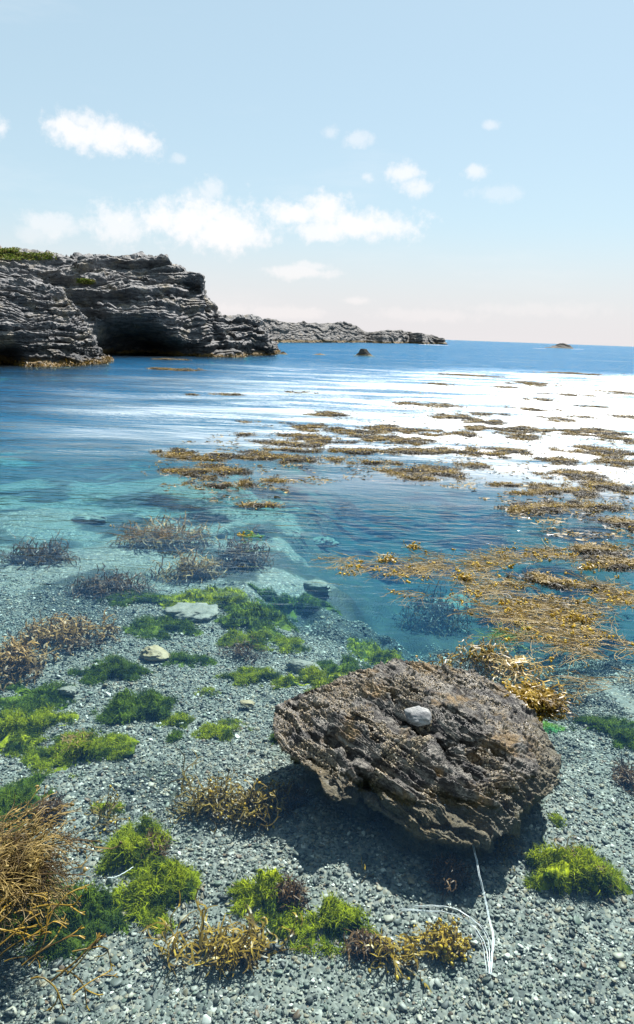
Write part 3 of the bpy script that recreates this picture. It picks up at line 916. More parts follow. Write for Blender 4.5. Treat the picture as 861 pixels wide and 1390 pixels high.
# stones
def stone(name, label, c, ax, seed, mat, group=None, rot=0.0, sub=40, jag=.25, base=0.0):
    th = np.linspace(0, 2 * math.pi, sub * 2, endpoint=False)
    ph = np.linspace(-math.pi / 2, math.pi / 2, sub)[:, None]
    U = np.stack([np.cos(ph) * np.cos(th), np.cos(ph) * np.sin(th), np.sin(ph) + 0 * th], -1)
    d = 1 + jag * fbm(U * 1.3 + seed, 3) + jag * .3 * fbm(U * 5 + seed, 3)
    # planed faces
    for k_ in range(7):
        nrm = np.random.default_rng(int(seed * 10) + k_).normal(size=3); nrm /= np.linalg.norm(nrm)
        pr = (U * d[..., None]) @ nrm
        d = np.where(pr > .78, d * (.78 + (pr - .78) * .25) / pr, d)
    U = U * d[..., None] * np.array(ax)
    cr, sr = math.cos(rot), math.sin(rot)
    U = np.stack([U[..., 0] * cr - U[..., 1] * sr, U[..., 0] * sr + U[..., 1] * cr, U[..., 2]], -1)
    c = np.array(c, float)
    o = mk(name, (U + c).reshape(-1, 3), gridf(sub, sub * 2, wrap=True), mat, origin=c - np.array([0, 0, ax[2]]))
    tag(o, label, "stone", group)
    return o


def stonemat(name, a, b_, band=False):
    t = NT(name)
    pos = t.n('TexCoord').outputs['Object']
    n = t.noise(pos, 14, 6, .65)
    c = t.mix(t.maprange(n, .35, .65), a, b_)
    if band:
        wv = t.n('TexWave', {'Vector': t.mapping(pos, (1, 1, 1), (.4, .9, .3)), 'Scale': 9.0, 'Distortion': 3.0, 'Detail': 3.0}).outputs['Fac'] if False else t.noise(t.mapping(pos, (4, 26, 12), (.4, .2, .6)), 1, 3)
        c = t.mix(t.maprange(wv, .56, .64, 0, .7), c, (.05, .055, .065))
    b = t.n('Bump', {'Height': t.noise(pos, 45, 5, .7), 'Strength': .6, 'Distance': .01})
    return t.surf(t.n('BsdfPrincipled', {'Base Color': c, 'Roughness': .65, 'Normal': b.outputs[0]}))


M_st1 = stonemat("pale_grey_stone", (.15, .16, .17), (.27, .27, .26), True)
M_st2 = stonemat("weedy_pale_stone", (.13, .135, .11), (.25, .24, .20))
M_st3 = stonemat("tan_stone", (.26, .20, .11), (.36, .29, .17))
p = rocktop(568, 978)
stone("loose_stone", "small pale grey angular stone resting on top of the big rock", p + np.array([0, 0, .026]), (.062, .045, .040), 3.3, M_st1, rot=-.4)
ST = [(430, 795, 20, 8, M_st2, "pale grey boulder lying on the sea bed at the edge of the deep water"),
      (435, 737, 22, 4, M_st2, "flat pale stone under the water in the middle of the bay"),
      (120, 704, 22, 9, M_st2, "pale sandy boulder under blue water on the left"),
      (210, 888, 24, 8, M_st3, "tan stone among the shingle behind the green weed"),
      (262, 833, 34, 9, M_st2, "pale stone half hidden in the submerged green weed"),
      (415, 905, 22, 6, M_st2, "flat grey slab beside the green weed behind the rock"),
      (92, 938, 13, 6, M_st2, "small grey stone beside the dark green weed at the left"),
      (335, 955, 10, 6, M_st3, "small tan stone right of the low green tufts"),
      (620, 822, 32, 10, M_st2, "pale submerged boulder in the dark channel behind the rock"),
      (175, 690, 30, 6, M_st2, "pale patch of stone far under the water at left")]
for k_, (px, py, hw, hh, mt, lb) in enumerate(ST[:9]):
    c = atb(px, py, .03)
    dd = np.linalg.norm(c - CAM)
    rx = hw / F * dd
    stone("submerged_stone", lb, c, (rx, rx * .65, rx * .35), 5.1 + k_, mt, "stones on the sea bed", rot=rng.uniform(-.5, .5), jag=.35)

# ------------------------------------------------------------------ seaweed
M_green = leafmat("green_algae", (.16, .21, .003), (.36, .38, .008), (.05, .08, .005), rough=.7, transl=.3, spec=.15, nscale=14)
M_green2 = leafmat("deep_green_algae", (.06, .11, .007), (.14, .19, .010), (.025, .05, .007), rough=.7, transl=.3, spec=.15, nscale=14)
M_lime = leafmat("lime_weed", (.14, .32, .03), (.25, .42, .06), (.10, .36, .14), rough=.4, transl=.35)
M_gold = leafmat("golden_wrack", (.24, .15, .02), (.40, .27, .035), (.12, .075, .018), rough=.35, transl=.3, nscale=10)
M_olive = leafmat("olive_wrack", (.14, .095, .015), (.25, .175, .028), (.07, .045, .012), rough=.4, transl=.3, nscale=12)
M_brown = leafmat("brown_wrack", (.07, .035, .012), (.16, .085, .03), (.035, .02, .008), rough=.45, transl=.3, nscale=12)
M_pink = leafmat("pink_brown_wrack", (.26, .15, .045), (.39, .245, .08), (.09, .05, .018), rough=.5, transl=.25, nscale=8)
M_straw = leafmat("straw_wrack", (.22, .155, .045), (.42, .31, .11), (.08, .052, .02), rough=.42, transl=.25, nscale=9, dk=(.42, .58))
M_tan = leafmat("tan_strands", (.34, .25, .11), (.47, .37, .17), (.36, .24, .04), rough=.4, transl=.25, nscale=7)
M_mat = leafmat("floating_wrack", (.12, .082, .018), (.29, .195, .035), (.03, .023, .011), rough=.5, transl=.22, nscale=2.6, dk=(.42, .56))
M_blad = leafmat("yellow_bladder", (.40, .25, .02), (.58, .42, .04), None, rough=.3, transl=.3)


def ell(px, py, hw, hh, dz=0.0, floatz=None):
    """centre and axes in metres for a patch seen hw x hh"""
    f_ = (lambda a, b: at(a, b, floatz)) if floatz is not None else (lambda a, b: atb(a, b, dz))
    c = f_(px, py)
    dd = np.linalg.norm(c - CAM)
    rx = hw / F * dd
    ry_ = max(.5 * np.linalg.norm(f_(px, py - hh)[:2] - f_(px, py + hh)[:2]), .02)
    return c, rx, ry_


def disc(n_, c, rx, ry_, pw=.5, ragged=.35, sd_=0.0, clump=0.0, dirx=None):
    a = rng.uniform(0, 2 * math.pi, n_ * 3)
    r__ = rng.random(n_ * 3) ** pw
    x = np.cos(a) * r__; y = np.sin(a) * r__
    nn = fbm(np.stack([x * 1.6, y * 1.6, 0 * x + sd_], -1), 4)
    ok = r__ < 1 - ragged + ragged * 2.2 * (nn + .15)
    if clump:
        ok &= fbm(np.stack([x * rx * clump, y * ry_ * clump, 0 * x + sd_ + 4], -1), 3) > -.22
    x, y, r__ = x[ok][:n_], y[ok][:n_], r__[ok][:n_]
    return np.stack([c[0] + x * rx, c[1] + y * ry_, 0 * x], -1), r__


GREEN = "green algae tufts on the shallow bed"


def algae(px, py, hw, hh, label, mat=M_green, hgt=.05, dens=1.0, comb=(-.3, -.2), group=GREEN):
    c, rx, ry_ = ell(px, py, hw * 1.22, hh * 1.25, .02)
    sd_ = px * .37 + py * .11
    ry_ = max(ry_, rx * .35)
    n_ = int(min(9000, max(900, 100000 * rx * ry_ * 1.8 * dens)))
    P0, rr = disc(n_, c, rx, ry_, .5, .5, sd_)
    n_ = len(P0)
    lump = fbm(np.stack([P0[:, 0] * 9, P0[:, 1] * 9, 0 * rr + sd_], -1), 3)
    dome = hgt * (1 - rr ** 2) * (.8 + .9 * lump)
    P0[:, 2] = bed(P0[:, 0], P0[:, 1]) + np.maximum(0, dome) * rng.uniform(.1, 1, n_)
    g = Geo()
    D0 = np.stack([(P0[:, 0] - c[0]) / rx * .6 + comb[0] + lump, (P0[:, 1] - c[1]) / ry_ * .6 + comb[1], np.full(n_, 1.0)], -1) + rng.normal(size=(n_, 3)) * .28
    g.strands(P0, D0, rng.uniform(.12, .42, n_) * hgt + .004, rng.uniform(.0012, .0026, n_) * (1 + rx), n=3, curl=1.1, droop=.9, K=2, taper=.35, zmax=-.004)
    nr_, na_ = 60, 150
    th = np.linspace(0, 2 * math.pi, na_, endpoint=False); q_ = np.linspace(0, 1, nr_)[:, None]
    ux, uy = q_ * np.cos(th), q_ * np.sin(th)
    nn = fbm(np.stack([ux * 1.6, uy * 1.6, 0 * ux + sd_], -1), 4)
    lim = np.clip(.66 + 1.3 * (nn + .1) + .10 * fbm(np.stack([ux * 7, uy * 7, 0 * ux + sd_], -1), 3), .12, 1.15)
    ux, uy = ux * lim, uy * lim
    mx_, my_ = c[0] + ux * rx, c[1] + uy * ry_
    l2 = fbm(np.stack([mx_ * 9, my_ * 9, 0 * mx_ + sd_], -1), 3) + .55 * fbm(np.stack([mx_ * 38, my_ * 38, 0 * mx_ + sd_], -1), 4, .62)
    mz_ = bed(mx_, my_) + hgt * .95 * (1 - q_ ** 2.2) * (.75 + .8 * l2) - .012
    g.add(np.stack([mx_, my_, np.minimum(mz_, -.01)], -1), gridf(nr_, na_, wrap=True))
    o = g.make("green_algae", mat, origin=np.array([c[0], c[1], float(bed(c[0], c[1]))]))
    tag(o, label, "seaweed", group)
    return o


AL = [(28, 985, 52, 26, "bright green algae mound at the left edge above the brown-topped tuft", M_green, .08),
      (112, 1018, 58, 22, "bright green algae tuft with a brown weed sprig lying across it", M_green, .07),
      (190, 960, 48, 20, "bushy mid green algae tuft in the middle of the left shingle", M_green2, .08),
      (240, 975, 26, 9, "short green algae tail right of the bushy tuft", M_green, .04),
      (152, 908, 44, 13, "dark green algae patch right of the large pink-brown bush", M_green2, .07),
      (55, 938, 62, 16, "dark green algae band below the large pink-brown bush", M_green2, .05),
      (302, 987, 32, 12, "low yellow-green algae wisps left of the rock", M_green, .04),
      (238, 998, 10, 8, "tiny green tuft below the bushy algae", M_green2, .035),
      (188, 1150, 42, 28, "large bright green algae head between the straw weed and open shingle", M_green, .10),
      (208, 1208, 46, 38, "broad green algae cluster under the large bright head", M_green, .08),
      (25, 1092, 34, 34, "dark green algae behind the straw-coloured weed at the left edge", M_green2, .09),
      (78, 1235, 72, 44, "deep green algae bed beneath the straw-coloured weed at bottom left", M_green2, .08),
      (108, 1218, 24, 9, "bright green leaf-like algae right of the straw-coloured weed", M_lime, .03),
      (358, 1215, 34, 26, "green algae tuft beside a brown lump at the bottom", M_green, .08),
      (440, 1252, 52, 28, "green algae tuft lowest in the bottom middle", M_green, .08),
      (775, 1180, 52, 30, "round green and brown algae tuft right of the white cord", M_green, .09),
      (825, 985, 38, 13, "dark green algae patch right of the rock's far corner", M_green2, .05),
      (742, 983, 22, 5, "thin bright green streak beside the rock's right side", M_lime, .03),
      (440, 925, 55, 15, "green algae ridge touching the rock's back left edge", M_green, .07),
      (512, 893, 32, 13, "yellow-green algae mound behind the rock's peak", M_green, .09),
      (340, 866, 38, 12, "yellow-green algae mound in the middle of the weed beds", M_green, .07),
      (350, 915, 48, 10, "narrow green algae strip left of the grey slab", M_green, .05),
      (395, 873, 22, 9, "small soft green algae patch above the grey slab", M_green, .05),
      (290, 815, 66, 13, "large soft green algae bed far back in the shallows", M_green, .10),
      (345, 838, 50, 12, "dark green algae bed next to the large soft bed", M_green2, .10),
      (220, 850, 46, 12, "dark green algae patch above the tan stone", M_green2, .06),
      (400, 822, 50, 12, "dim green algae at the edge of the deep channel", M_green2, .10),
      (188, 812, 42, 8, "faint green algae left of the large soft bed", M_green2, .06),
      (252, 893, 34, 9, "sparse dark green algae right of the tan stone", M_green2, .04),
      (756, 1108, 10, 8, "tiny green tuft at the rock's lower right", M_green, .03),
      (375, 1000, 8, 6, "tiny green tuft against the rock's left edge", M_green2, .03),
      (470, 905, 34, 12, "green algae between the rock and the yellow-green mound", M_green2, .06),
      (145, 1095, 20, 8, "thin green algae behind the upright brown sprig", M_green, .04),
      (280, 935, 16, 5, "few green threads in the shingle above the low wisps", M_green, .02),
      (40, 960, 24, 8, "dark green tuft between the algae band and the edge mound", M_green2, .04),
      (860, 1000, 30, 14, "dark green weed at the right edge below the deep channel", M_green2, .05)]
for a in AL:
    algae(a[0], a[1], a[2], a[3], a[4], mat=a[5], hgt=a[6])


def bush(name, label, c, rx, ry_, hgt, nst, mat, L=.06, W=.004, lev=3, group=None, zmax=None, zmin=None, lean=(0, 0), blad=0, bmat=None, spread=.7, K=2, z0=None, curl=.8, upw=.7, droop=.6, cat="seaweed"):
    g = Geo()
    P0, rr = disc(nst, c, rx * .8, ry_ * .8, .6, .3, c[0] * 3.1)
    n_ = len(P0)
    zb = bed(P0[:, 0], P0[:, 1]) if z0 is None else np.full(n_, z0)
    P0[:, 2] = zb + hgt * (1 - rr ** 2) * rng.uniform(0, .7, n_)
    Dn = np.stack([(P0[:, 0] - c[0]) / rx * .7 + lean[0], (P0[:, 1] - c[1]) / max(ry_, 1e-3) * .7 + lean[1], np.full(n_, upw)], -1) + rng.normal(size=(n_, 3)) * .4
    Lk = rng.uniform(.6, 1.3, n_) * L; Wk = rng.uniform(.7, 1.3, n_) * W * 1.6
    tips = []
    for lv in range(lev):
        path, T = g.strands(P0, Dn, Lk, Wk, n=3, curl=curl, K=K, taper=.75 if lv < lev - 1 else .35, zmax=zmax, zmin=zmin, droop=droop)
        E = path[:, -1]
        if lv == lev - 1: tips = E; break
        br = np.repeat(np.arange(len(E)), 2)
        P0 = E[br]
        sidev = np.cross(T[br], rng.normal(size=(len(br), 3)))
        sidev /= np.linalg.norm(sidev, axis=1)[:, None] + 1e-9
        Dn = T[br] + sidev * spread * rng.uniform(.5, 1.1, len(br))[:, None]
        Lk = Lk[br] * rng.uniform(.55, .95, len(br)); Wk = Wk[br] * .8
    o = g.make(name, mat, origin=np.array([c[0], c[1], float(np.min(zb)) if n_ else c[2]]))
    tag(o, label, cat, group)
    if blad and len(tips):
        k_ = rng.integers(0, len(tips), blad)
        g2 = Geo(); g2.blobs(tips[k_], rng.uniform(.003, .006, blad) * (W / .004) ** .5)
        q = g2.make("air_bladders", bmat or M_blad, parent=o)
        q["kind"] = "stuff"
    return o


WR = "brown wrack clumps in the shallows"
def wrack(px, py, hw, hh, label, mat, hgt=.08, nst=120, dz=.03, **kw):
    c, rx, ry_ = ell(px, py, hw, hh, dz)
    return bush("brown_wrack", label, c, rx, max(ry_, rx * .3), hgt, nst, mat, group=WR, **kw)


wrack(92, 866, 74, 24, "large pink-brown branching bush under water at left", M_pink, .15, 210, L=.055, W=.009, lev=4, zmax=-.003)
wrack(18, 902, 56, 26, "pink-brown bush at the left edge below the large one", M_pink, .14, 180, L=.055, W=.009, lev=4, zmax=-.003)
wrack(105, 1012, 28, 11, "reddish brown sprig lying across the bright green tuft", M_pink, .10, 46, L=.035, W=.004, lev=4, zmax=-.003)
wrack(285, 1090, 52, 15, "golden olive wrack left of the big rock's shadow", M_olive, .06, 120, L=.045, W=.0045, lev=4, blad=60)
wrack(350, 1098, 36, 22, "bushy golden olive wrack beside the dark brown lump", M_olive, .09, 150, L=.045, W=.005, lev=4, blad=90)
wrack(390, 1082, 30, 16, "dark brown fuzzy lump at the edge of the rock's shadow", M_brown, .08, 500, L=.03, W=.003, lev=2)
wrack(392, 1216, 20, 16, "rounded brown lump in the bottom middle green weed", M_brown, .09, 420, L=.03, W=.003, lev=2)
wrack(210, 1152, 16, 16, "brown fuzzy patch on the right of the large green algae head", M_brown, .09, 300, L=.03, W=.003, lev=2)
wrack(66, 1100, 24, 18, "brown fuzzy lump above the straw-coloured weed", M_brown, .09, 350, L=.03, W=.003, lev=2)
wrack(500, 1280, 28, 12, "small brown lump on the bottom shingle", M_brown, .06, 260, L=.03, W=.003, lev=2)
wrack(612, 1188, 22, 22, "dark brown lump hanging in the shadow under the rock", M_brown, .10, 500, L=.03, W=.003, lev=2)
wrack(810, 1190, 18, 14, "brown patch on the round green tuft right of the cord", M_brown, .08, 220, L=.03, W=.003, lev=2)
wrack(142, 1108, 12, 20, "upright brown sprig between green tufts on the left", M_olive, .06, 26, L=.05, W=.004, lev=3, blad=20)
wrack(604, 1278, 30, 16, "yellow bladdery wrack beside the white cord", M_gold, .07, 100, L=.026, W=.0045, lev=4, blad=320, z0=None)
wrack(325, 1285, 62, 16, "golden spiky wrack at the bottom left of the middle tufts", M_gold, .04, 120, L=.05, W=.0055, lev=3, spread=.5, upw=1.1, lean=(0, -.3))
wrack(240, 1288, 30, 12, "thin golden twigs left of the spiky wrack", M_gold, .03, 20, L=.07, W=.004, lev=3)
wrack(540, 1292, 36, 12, "small golden sprigs left of the yellow bladdery wrack", M_gold, .05, 50, L=.05, W=.004, lev=3, blad=40)
wrack(688, 1120, 14, 20, "small olive sprig on the rock's lower right rim", M_olive, .10, 70, L=.03, W=.003, lev=3, dz=.1)
wrack(855, 1055, 14, 24, "dark brown weed at the right edge of the shingle", M_brown, .07, 260, L=.04, W=.003, lev=2)
wrack(765, 1165, 22, 22, "golden threads over the round green tuft", M_olive, .10, 20, L=.05, W=.003, lev=3)
wrack(260, 1062, 16, 18, "single golden forked twig above the olive wrack", M_olive, .03, 8, L=.08, W=.004, lev=3)
wrack(495, 1175, 14, 6, "thin golden thread in the rock's shadow", M_gold, .02, 8, L=.04, W=.003, lev=2)
wrack(150, 800, 52, 12, "dark red-brown weed on the far side of the shingle", M_brown, .05, 300, L=.08, W=.007, lev=3)
wrack(50, 757, 52, 9, "dim brown weed under the water at far left", M_brown, .05, 260, L=.09, W=.008, lev=3)
wrack(225, 738, 80, 12, "pale pinkish weed spread under the blue water", M_pink, .25, 260, L=.10, W=.009, lev=3)
wrack(255, 780, 60, 11, "dim pink-brown weed above the large soft green bed", M_pink, .14, 220, L=.08, W=.008, lev=3)
wrack(330, 885, 30, 5, "thin brown weed at the edge of the middle green mound", M_brown, .03, 60, L=.05, W=.004, lev=3)
wrack(330, 760, 50, 9, "faint brown weed near the edge of the deep water", M_brown, .2, 200, L=.09, W=.008, lev=3)
wrack(590, 770+75, 60, 14, "dim brownish weed in the dark channel behind the rock", M_brown, .4, 220, L=.10, W=.007, lev=3)

# weed on and behind the rock, near the surface
p = rocktop(690, 940)
c = at(722, 950, 0.0)
bush("brown_wrack", "orange and gold wrack draped over the rock's far right corner", c, .13, .07, .07, 230, M_gold, L=.05, W=.006, lev=4, group=WR, z0=-.02, zmin=-.04, zmax=.06, lean=(.5, -.1), blad=260, upw=.5, spread=.8)
for (px, py, rx, n_, lb) in [(655, 888, .14, 90, "gold forked sprigs breaking the surface behind the rock"), (700, 905, .16, 70, "pale gold strands just behind the rock's right half"), (600, 905+0, .05, 12, "few gold twigs behind the rock's peak")]:
    c = at(px, py, -.02)
    bush("brown_wrack", lb, c, rx, rx * .5, .03, n_, M_olive if px < 690 else M_tan, L=.06, W=.005, lev=4, group=WR, z0=-.04, zmax=.02, blad=40, upw=.5)

# straw-coloured weed heaps at bottom left, breaking the surface, swept to the right
def sweep(label, roots, n_, L, W, mat, lean, blad=0, zmax=.06, K=3, lev=3):
    g = Geo()
    R0 = np.array(roots)
    P0 = R0[rng.integers(0, len(R0), n_)] + rng.normal(size=(n_, 3)) * np.array([.06, .03, .012])
    Dn = np.tile(np.array(lean, float), (n_, 1)) + rng.normal(size=(n_, 3)) * np.array([.22, .22, .14])
    Lk = rng.uniform(.5, 1.1, n_) * L; Wk = rng.uniform(.7, 1.2, n_) * W
    for lv in range(lev):
        path, T = g.strands(P0, Dn, Lk, Wk, n=5, curl=.35, droop=.25 if lv == 0 else .1, K=K, taper=.7, zmax=zmax, zmin=-.22)
        if lv == lev - 1: break
        keep = np.arange(len(P0))
        br = np.repeat(keep, 2)
        P0 = path[br, -1]
        sv = np.cross(T[br], rng.normal(size=(len(br), 3))); sv /= np.linalg.norm(sv, axis=1)[:, None]
        Dn = T[br] + sv * .35; Lk = Lk[br] * .4; Wk = Wk[br] * .9
    o = g.make("straw_wrack", mat, origin=np.array([R0[:, 0].mean(), R0[:, 1].mean(), -.3]))
    tag(o, label, "seaweed", "straw-coloured wrack at the bottom left")
    if blad:
        g2 = Geo(); k_ = rng.integers(0, len(path), blad)
        g2.blobs(path[k_, -1], rng.uniform(.0035, .0065, blad))
        q = g2.make("air_bladders", M_straw, parent=o); q["kind"] = "stuff"
    return o


sweep("dense heap of straw-coloured weed swept right at the left edge", [at(-60, 1175, -.02), at(-35, 1198, -.02), at(-25, 1165, -.02), at(-60, 1210, -.03), at(-25, 1185, -.01)], 1000, .14, .0027, M_straw, (1.0, .10, .02), blad=130)
sweep("thin straw-coloured strands curving up above the dense heap", [at(-20, 1130, -.02), at(20, 1150, -.01)], 70, .14, .0038, M_straw, (1.0, .35, .3), blad=30)
sweep("golden forked strands at the bottom left corner", [at(-10, 1290, -.05), at(30, 1300, -.06), at(10, 1250, -.04), at(70, 1310, -.08)], 26, .12, .0058, M_gold, (.8, .5, .3), zmax=.02, blad=0)

# ------------------------------------------------------------------ floating mats
MG = "floating brown wrack mats on the bay"
MATS = [(290, 617, 62, 7, "dark-tailed golden mat, the leftmost long one on the water"),
        (362, 622, 52, 5, "dark narrow mat trailing right of the leftmost long one"),
        (270, 640, 52, 8, "thick golden brown mat just below the leftmost long one"),
        (292, 658, 34, 3, "thin broken golden fringe under the thick golden brown mat"),
        (358, 655, 36, 5, "scattered mat of scraps left of the middle of the bay"),
        (383, 603, 42, 3.5, "narrow ochre mat above the dark trailing one"),
        (408, 593, 32, 4, "small ochre mat at the upper left of the weed field"),
        (392, 611, 34, 2.5, "slim ochre streak between the narrow ochre mat and the dark trailing one"),
        (335, 590, 12, 2, "tiny mat on bright water at the upper left of the weed field"),
        (352, 574, 36, 1.6, "faint broken streak of weed on bright water left of centre"),
        (453, 563, 28, 3, "isolated dark mat above the central weed field"),
        (425, 581, 30, 4, "loose ochre mat under the isolated dark mat"),
        (485, 585, 26, 4.5, "rounded brown mat left of the central mass"),
        (527, 583, 30, 5, "top of the central brown mass of weed"),
        (522, 598, 42, 7, "dense core of the central brown mass of weed"),
        (440, 598, 34, 4, "golden mat between the dark trailing mat and the central mass"),
        (478, 613, 52, 4, "long thin golden streak left under the central mass"),
        (440, 625, 34, 3.5, "dark and gold streak above the open blue water in the middle"),
        (548, 613, 48, 4, "golden streak under the dense core of the central mass"),
        (618, 613, 40, 3.5, "dark thin streak running right of the central golden streak"),
        (588, 587, 34, 4, "dark mat right of the top of the central mass"),
        (505, 628, 30, 3, "thin gold crumbs left of the low dark gold mat"),
        (556, 549, 20, 2.5, "small mat on the white glare above the centre"),
        (598, 551, 32, 2.5, "long flat mat on the white glare right of the small one"),
        (616, 567, 24, 4, "rounded golden mat on the glare above the right field"),
        (652, 562, 30, 2.5, "flat brown streak on the glare right of the rounded golden mat"),
        (657, 573, 26, 3, "dark flat mat under the flat brown streak"),
        (672, 581, 48, 4, "long dark ochre mat at the top of the right field"),
        (545, 637, 42, 6, "low dark gold mat at the near edge of the central field"),
        (592, 643, 54, 8, "broad gold and black mat at the near edge of the central field"),
        (686, 612, 38, 4.5, "arched dark mat right of the broad gold and black one"),
        (665, 618, 26, 3.5, "small ochre mat tucked under the arched dark mat"),
        (736, 586, 36, 3, "thin dark streak in the middle of the right field"),
        (752, 569, 26, 3, "small ragged mat high in the right field"),
        (812, 588, 48, 6, "dense dark brown mat at the upper right"),
        (838, 597, 24, 4, "black-edged tail of the dense dark brown mat at the right"),
        (808, 612, 48, 6, "wide golden brown mat in the middle right"),
        (832, 628, 44, 5.5, "dark golden mat at the right edge below the wide golden brown one"),
        (759, 626, 26, 4.5, "nearly black rounded mat in the right field"),
        (766, 644, 42, 6, "speckled olive mat below the nearly black one"),
        (816, 660, 40, 7, "dark crest mat at right below the speckled olive mat"),
        (752, 667, 62, 7, "long bright golden mat with a dark right end"),
        (690, 659, 20, 3, "small dark patch left of the long bright golden mat"),
        (740, 690, 50, 9, "thick dark golden mat on the near side of the right field"),
        (812, 688, 38, 6, "curved mat right of the thick dark golden one"),
        (843, 711, 30, 7, "brown mat at the right edge below the curved one"),
        (800, 748, 42, 9, "dark brown rounded mat at the top of the tangled strands"),
        (840, 768, 40, 9, "dark golden mat at the right edge over the tangled strands"),
        (752, 793, 50, 11, "dense golden brown heart of the tangled strands"),
        (740, 816, 42, 5, "dark golden streak below the heart of the tangled strands"),
        (722, 521, 28, 2.6, "far golden mat alone on the brightest glare"),
        (600, 522, 20, 1.6, "far thin mat at the left end of the glare"),
        (650, 510, 40, .9, "hair-thin weed line at the far edge of the glare"),
        (770, 507, 34, 1, "far hair-thin dark line between open sea and glare"),
        (690, 526, 26, .9, "hair-thin dark line left under the far golden mat"),
        (765, 536, 32, 1.2, "thin dark streak on the glare under the far golden mat"),
        (735, 543, 18, 1.8, "tiny speckled mat on the glare"),
        (718, 556, 34, 1.8, "slim brown streak on the glare above the right field"),
        (834, 533, 30, 1.8, "far brown streak at the right edge of the glare"),
        (810, 553, 22, 1.2, "faint pinkish streak on the glare at the right"),
        (793, 567, 18, 1.8, "small dark streak on the glare above the dense dark mat"),
        (850, 566, 20, 2.5, "dark streak at the right edge above the dense dark mat"),
        (240, 501.5, 44, 1.6, "long flat brown mat on the water in front of the headland"),
        (320, 536, 30, 1.0, "faint ochre line on the blue water right of the headland mat"),
        (262, 536, 12, .9, "tiny yellow-green streak below the headland mat"),
        (270, 581, 9, 1.4, "tiny orange scrap alone on the pale water at left"),
        (225, 488, 26, .8, "thin dark line of weed close under the headland"),
        (410, 533, 18, 1.0, "tiny far scrap left of the glare"),
        (630, 590, 20, 4, "broken ochre mat between central and right fields"),
        (700, 592, 26, 4, "broken dark mat under the long dark ochre one"),
        (645, 633, 20, 3, "few gold crumbs right of the broad gold and black mat"),
        (352, 686, 22, 3, "small gold scrap cluster on the blue water in the middle"),
        (560, 598, 26, 5, "right shoulder of the central brown mass")]


def floater(px, py, hw, hh, label, dens=1.0):
    c, rx, ry_ = ell(px, py, hw * 1.32, hh * 1.3, floatz=0.0)
    dd = math.hypot(c[0], c[1])
    area = math.pi * rx * ry_
    far = max(1.0, dd / 9.0)
    n_ = int(np.clip(area * 3800 * dens / far ** 1.6, 110, 8000))
    P0, rr = disc(n_, c, rx, ry_, .55, .5, px * .13 + py * .29, clump=2.2 / far)
    n_ = len(P0)
    if n_ < 5: return
    P0[:, 2] = rng.uniform(-.012, .006, n_)
    mound = (1 - rr) * .014 * far ** .5
    P0[:, 2] += mound * rng.random(n_)
    g = Geo()
    Dn = rng.normal(size=(n_, 3)) * np.array([1, 1, .12]) + np.array([-.3, -.1, .02])
    Ln = rng.uniform(.04, .10, n_) * far ** .6; Wn = rng.uniform(.004, .009, n_) * far ** .7
    path, T = g.strands(P0, Dn, Ln, Wn, n=3, curl=1.2, droop=.6, K=2, taper=.5, zmin=-.012, zmax=.022 * far ** .5)
    br = np.repeat(np.arange(n_), 2)
    sv = rng.normal(size=(len(br), 3)) * np.array([1, 1, .5])
    if dd < 16:
        g.strands(path[br, 2], T[br] + sv * .6, Ln[br] * .5, Wn[br] * .8, n=2, curl=.6, K=2, taper=.4, zmin=-.01, zmax=.022)
    o = g.make("floating_wrack_mat", M_mat, origin=np.array([c[0], c[1], 0]))
    tag(o, label, "seaweed", MG)
    nb_ = int(min(200, n_ * .03)) if dd < 14 else 0
    if nb_ > 4:
        g2 = Geo(); k_ = rng.integers(0, n_, nb_)
        g2.blobs(path[k_, -1], rng.uniform(.004, .010, nb_))
        q = g2.make("air_bladders", M_blad, parent=o); q["kind"] = "stuff"


for a in MATS:
    floater(*a)

# loose crumbs between the mats: uncountable
g = Geo()
poly = [(190, 640), (250, 600), (420, 560), (600, 515), (900, 505), (960, 760), (861, 760), (680, 705), (640, 665), (480, 650), (420, 660), (340, 690), (230, 668)]
n_ = 60000
ppx = rng.uniform(180, 960, n_); ppy = 505 + 260 * rng.random(n_) ** 1.0
nn = fbm(np.stack([ppx / 46, ppy / 9, 0 * ppx], -1), 4)
ok = (pin(ppx, ppy, poly) > 0) & (nn > .02) & (rng.random(n_) < .5)
P0 = np.array([at(a, b) for a, b in zip(ppx[ok], ppy[ok])])
dd = np.hypot(P0[:, 0], P0[:, 1]); fr_ = np.maximum(1, dd / 9)
P0[:, 2] = rng.uniform(-.004, .01, len(P0))
g.strands(P0, rng.normal(size=P0.shape) * np.array([1, 1, .1]) + np.array([0, 0, .02]), rng.uniform(.035, .09, len(P0)) * fr_ ** .5, rng.uniform(.012, .024, len(P0)) * fr_ ** .4, n=2, K=2, curl=.9, flat=.2, zmin=-.004, zmax=.009)
tag(g.make("drifting_wrack_scraps", M_mat, origin=np.array([0, 9.0, 0])), "countless small brown weed scraps drifting between the mats", "seaweed", kind='stuff')

